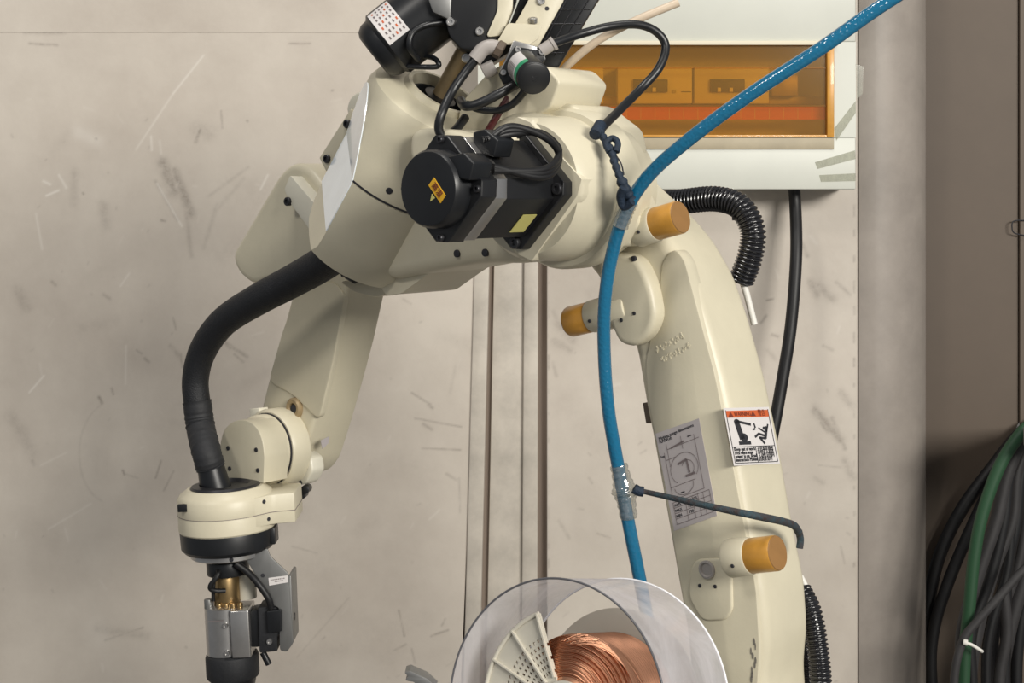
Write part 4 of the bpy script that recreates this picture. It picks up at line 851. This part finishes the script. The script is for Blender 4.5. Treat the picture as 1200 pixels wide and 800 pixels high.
mat('rim_dark', (0.10, 0.10, 0.11), 0.3); mat('rim_light', (0.75, 0.75, 0.78), 0.2)
ring_tube('front_rim', S0, RC, 0.0011, 'rim_dark', cvr); ring_tube('back_rim', S0-SM*DEP, RC, 0.0012, 'rim_light', cvr)
spo = thing('wire_spool', S0-SM*0.06, 'plastic basket spool wound with bright copper welding wire', 'spool')
SC = S0-SM*0.020
RF = 0.092; RW = 0.068
def sector(name, cen, r0, r1, a0, a1, m, parent, holes=True, th=0.003):
    bm = bmesh.new(); na = max(6, int((a1-a0)/2.2)); nr = 22; g = {}
    for i in range(na+1):
        a = math.radians(a0+(a1-a0)*i/na)
        for j in range(nr+1):
            r = r0+(r1-r0)*j/nr; g[i, j] = bm.verts.new(cen+(SU*math.cos(a)+SZ*math.sin(a))*r)
    for i in range(na):
        for j in range(nr):
            if holes and 3 < j < 16 and j % 2 == 0 and (i+(j//2)) % 2 == 0: continue
            bm.faces.new((g[i, j], g[i+1, j], g[i+1, j+1], g[i, j+1]))
    r = bmesh.ops.extrude_face_region(bm, geom=bm.faces[:])
    for v in [q for q in r['geom'] if isinstance(q, bmesh.types.BMVert)]: v.co -= SM*th
    return finish(name, bm, m, parent, 30)
for k in range(2):
    a0 = 116+k*180
    f_ = sector('flange_sector', SC, 0.022, RF, a0, a0+66, 'spool_plastic', spo)
    for a in (a0+1, a0+22, a0+44, a0+65):
        t = math.radians(a); v = SU*math.cos(t)+SZ*math.sin(t); q = SM.cross(v)
        ext('rib', [SC+v*.03+q*.0008, SC+v*RF+q*.0008, SC+v*RF-q*.0008, SC+v*.03-q*.0008], SM*0.004, 'spool_plastic', f_, 0)
    pts = [SC+(SU*math.cos(math.radians(a))+SZ*math.sin(math.radians(a)))*RF+SM*.001 for a in np.linspace(a0, a0+66, 24)]
    tube('flange_rim', pts, 0.0022, 'spool_plastic', f_, k=8)
lathe('spool_hub', SC+SM*0.004, -SM, [(0, 0.018), (0, 0.026), (0.09, 0.026), (0.09, 0.018), (0, 0.018)], 'spool_plastic', spo, 40, caps=False)
# copper winding: every turn is a bead of the turned profile
prof = [(0.0, 0.026)]; n = 66; WD = 0.095; p = WD/n
for k in range(30):                          # loose turns on the sloping front end
    q = k/30; r_ = 0.030+(RW-0.030)*q; s_ = 0.002+0.016*q*q+0.0007*math.sin(k*2.3)
    prof += [(s_+.0009, r_), (s_-.0002, r_+.0004), (s_-.0002, r_+.0008)]
for k in range(n):
    s_ = 0.019+k*p*(WD-.019)/WD; rr_ = RW+0.0003*math.sin(k*1.7)
    prof += [(s_, rr_-.0005), (s_+p*.2, rr_+.0001), (s_+p*.4, rr_+.0003), (s_+p*.6, rr_+.0001)]
prof += [(WD+.004, RW-.001), (WD+.004, 0.03)]
lathe('copper_winding', SC, -SM, prof, 'copper', spo, 120, sharp=80)
rr = random.Random(9)
for k in range(26):                          # crossing strands over the front shoulder
    a0 = rr.uniform(85, 112); turn = rr.uniform(70, 120); d0 = rr.uniform(.010, .018); d1 = d0+rr.uniform(.004, .030); pts = []
    for i in range(25):
        t = i/24; a = math.radians(a0-turn*t); sx = d0+(d1-d0)*t
        r = RW+0.0007+0.0004*math.sin(math.pi*t) if sx > .019 else 0.030+(RW-.030)*math.sqrt(max(0, (sx-.002)/.016))+.0009
        pts.append(SC-SM*sx+(SU*math.cos(a)+SZ*math.sin(a))*min(r, RW+.0011))
    tube('wire_strand', pts, 0.0006, 'copper', spo, k=6)
for k in range(3):
    sector('back_flange', SC-SM*(WD+.006), 0.022, RF, 60+k*120, 60+k*120+119.9, 'spool_plastic', spo, holes=False)
# bracket that carries the spool from the robot's shoulder, below the frame
pb = S0-SM*0.15
sd = thing('spool_holder', pb, 'grey steel holder carrying the wire spool, its wing lever showing', 'holder')
cyl('axle', S0+SM*0.004, S0-SM*0.16, 0.0165, 'grey_metal', sd)
tube('arm', spline([pb, pb-Z*0.12, Q(800, 1010, 0.15), Q(815, 1010, 0.09)], 8), 0.016, 'grey_metal', sd, k=16)
Yl = 1.43
lv = ext('wing_lever', [P(x, y, Yl) for x, y in rpoly([(474, 788), (480, 786), (500, 795), (512, 806), (500, 812), (485, 799), (475, 797), (478, 792)], 1)], (0, 0.02, 0), 'grey_metal', sd, 0.001, 2)
tube('lever_arm', [P(503, 805, Yl+.01), P(500, 870, Yl), P(540, 980, Yl), P(640, 1010, 1.5), pb-Z*0.1], 0.006, 'grey_metal', sd, k=10)
# ------------------------------------------------------------------ cables hanging on the right wall
YC = 2.72
pk = thing('wall_hook', P(1222, 505, 2.89), 'steel wall hook carrying the coiled cables', 'hook')
cyl('peg', P(1222, 512, 2.895), P(1222, 512, 2.50), 0.016, 'grey_metal', pk); cyl('peg_end', P(1222, 500, 2.50), P(1222, 524, 2.50), 0.03, 'grey_metal', pk)
cyl('peg_plate', P(1222, 512, 2.8925), P(1222, 512, 2.88), 0.05, 'grey_metal', pk)
def hang(name, pts, r, m, label, group=None):
    o = tube(name, PS(pts, 10), r, m, k=12); return tag(o, label, 'cable', group)
hang('hanging_cable', [(1222, 492, 2.868), (1195, 508, 2.868), (1165, 545, 2.868), (1125, 600, 2.868), (1098, 660, 2.868), (1086, 730, 2.868), (1084, 800, 2.868), (1095, 900, 2.868), (1150, 980, 2.868)], 0.012, 'cable_black', 'thick black hanging cable, outermost of the bundle beside the column')
hang('hanging_cable', [(1222, 498, 2.843), (1198, 514, 2.843), (1172, 550, 2.843), (1142, 610, 2.843), (1112, 680, 2.843), (1094, 740, 2.843), (1092, 800, 2.843), (1105, 900, 2.843), (1160, 970, 2.843)], 0.011, 'cable_black', 'thick black hanging cable just inside the outermost one')
hang('hanging_cable', [(1222, 486, 2.56), (1198, 506, 2.56), (1172, 545, 2.56), (1152, 600, 2.56), (1142, 650, 2.56), (1136, 710, 2.56), (1130, 780, 2.56), (1130, 900, 2.56), (1160, 960, 2.56)], 0.0105, 'cable_green', 'dark green hanging cable in front of the black ones')
rg = random.Random(21); BLK = (1, 4, 6, 9)
for k in range(11):
    xm = 1152+k*5.6+rg.uniform(-7, 7); xb = 1124+k*7.2+rg.uniform(-12, 12); r = rg.uniform(.0085, .0125)
    Yk = 2.585+0.0235*k; gm = k not in BLK; w1_ = rg.uniform(-6, 8); w2_ = rg.uniform(-8, 8)
    hang('hanging_cable', [(1222, 488+k, Yk), (1200+k*1.2, 512+k*2, Yk), (1180+k*2.6+w1_*.5, 555, Yk), ((xm+1186)/2+k+w1_, 610, Yk), (xm, 670, Yk), (xb+4+w2_, 740, Yk), (xb, 800, Yk), (xb+4, 900, Yk), (xb+30, 980, Yk)], r, 'cable_grey' if gm else 'cable_black',
         'dark grey cable hanging in the thick bundle on the wall hook' if gm else 'black cable hanging within the grey bundle on the wall hook', 'grey cables in the hanging bundle' if gm else 'black cables within the grey bundle')
hang('hanging_cable', [(1215, 655, 2.535), (1195, 672, 2.535), (1170, 700, 2.535), (1145, 728, 2.535), (1128, 752, 2.535), (1118, 800, 2.535), (1120, 900, 2.535)], 0.007, 'cable_grey', 'thin grey cable slanting across the hanging bundle')
zt = thing('cable_tie', P(1138, 755, 2.52), 'white cable tie around the hanging cable bundle', 'cable tie')
tube('strap', PS([(1131, 753, 2.526), (1138, 755, 2.524), (1148, 761, 2.526), (1151, 763, 2.53)], 6), 0.0028, 'tie_white', zt, k=8); cyl('tie_head', P(1129, 752, 2.526), P(1134, 753, 2.524), 0.0048, 'tie_white', zt)
tw = thing('wire_tie', P(1196, 265, 2.885), 'thin twisted wire loop on the brown wall strip', 'wire')
tube('loop', PS([(1202, 258, 2.888), (1188, 259, 2.886), (1186, 267, 2.886), (1189, 273, 2.886), (1202, 276, 2.888)], 6), 0.0012, 'print_black', tw, k=6)
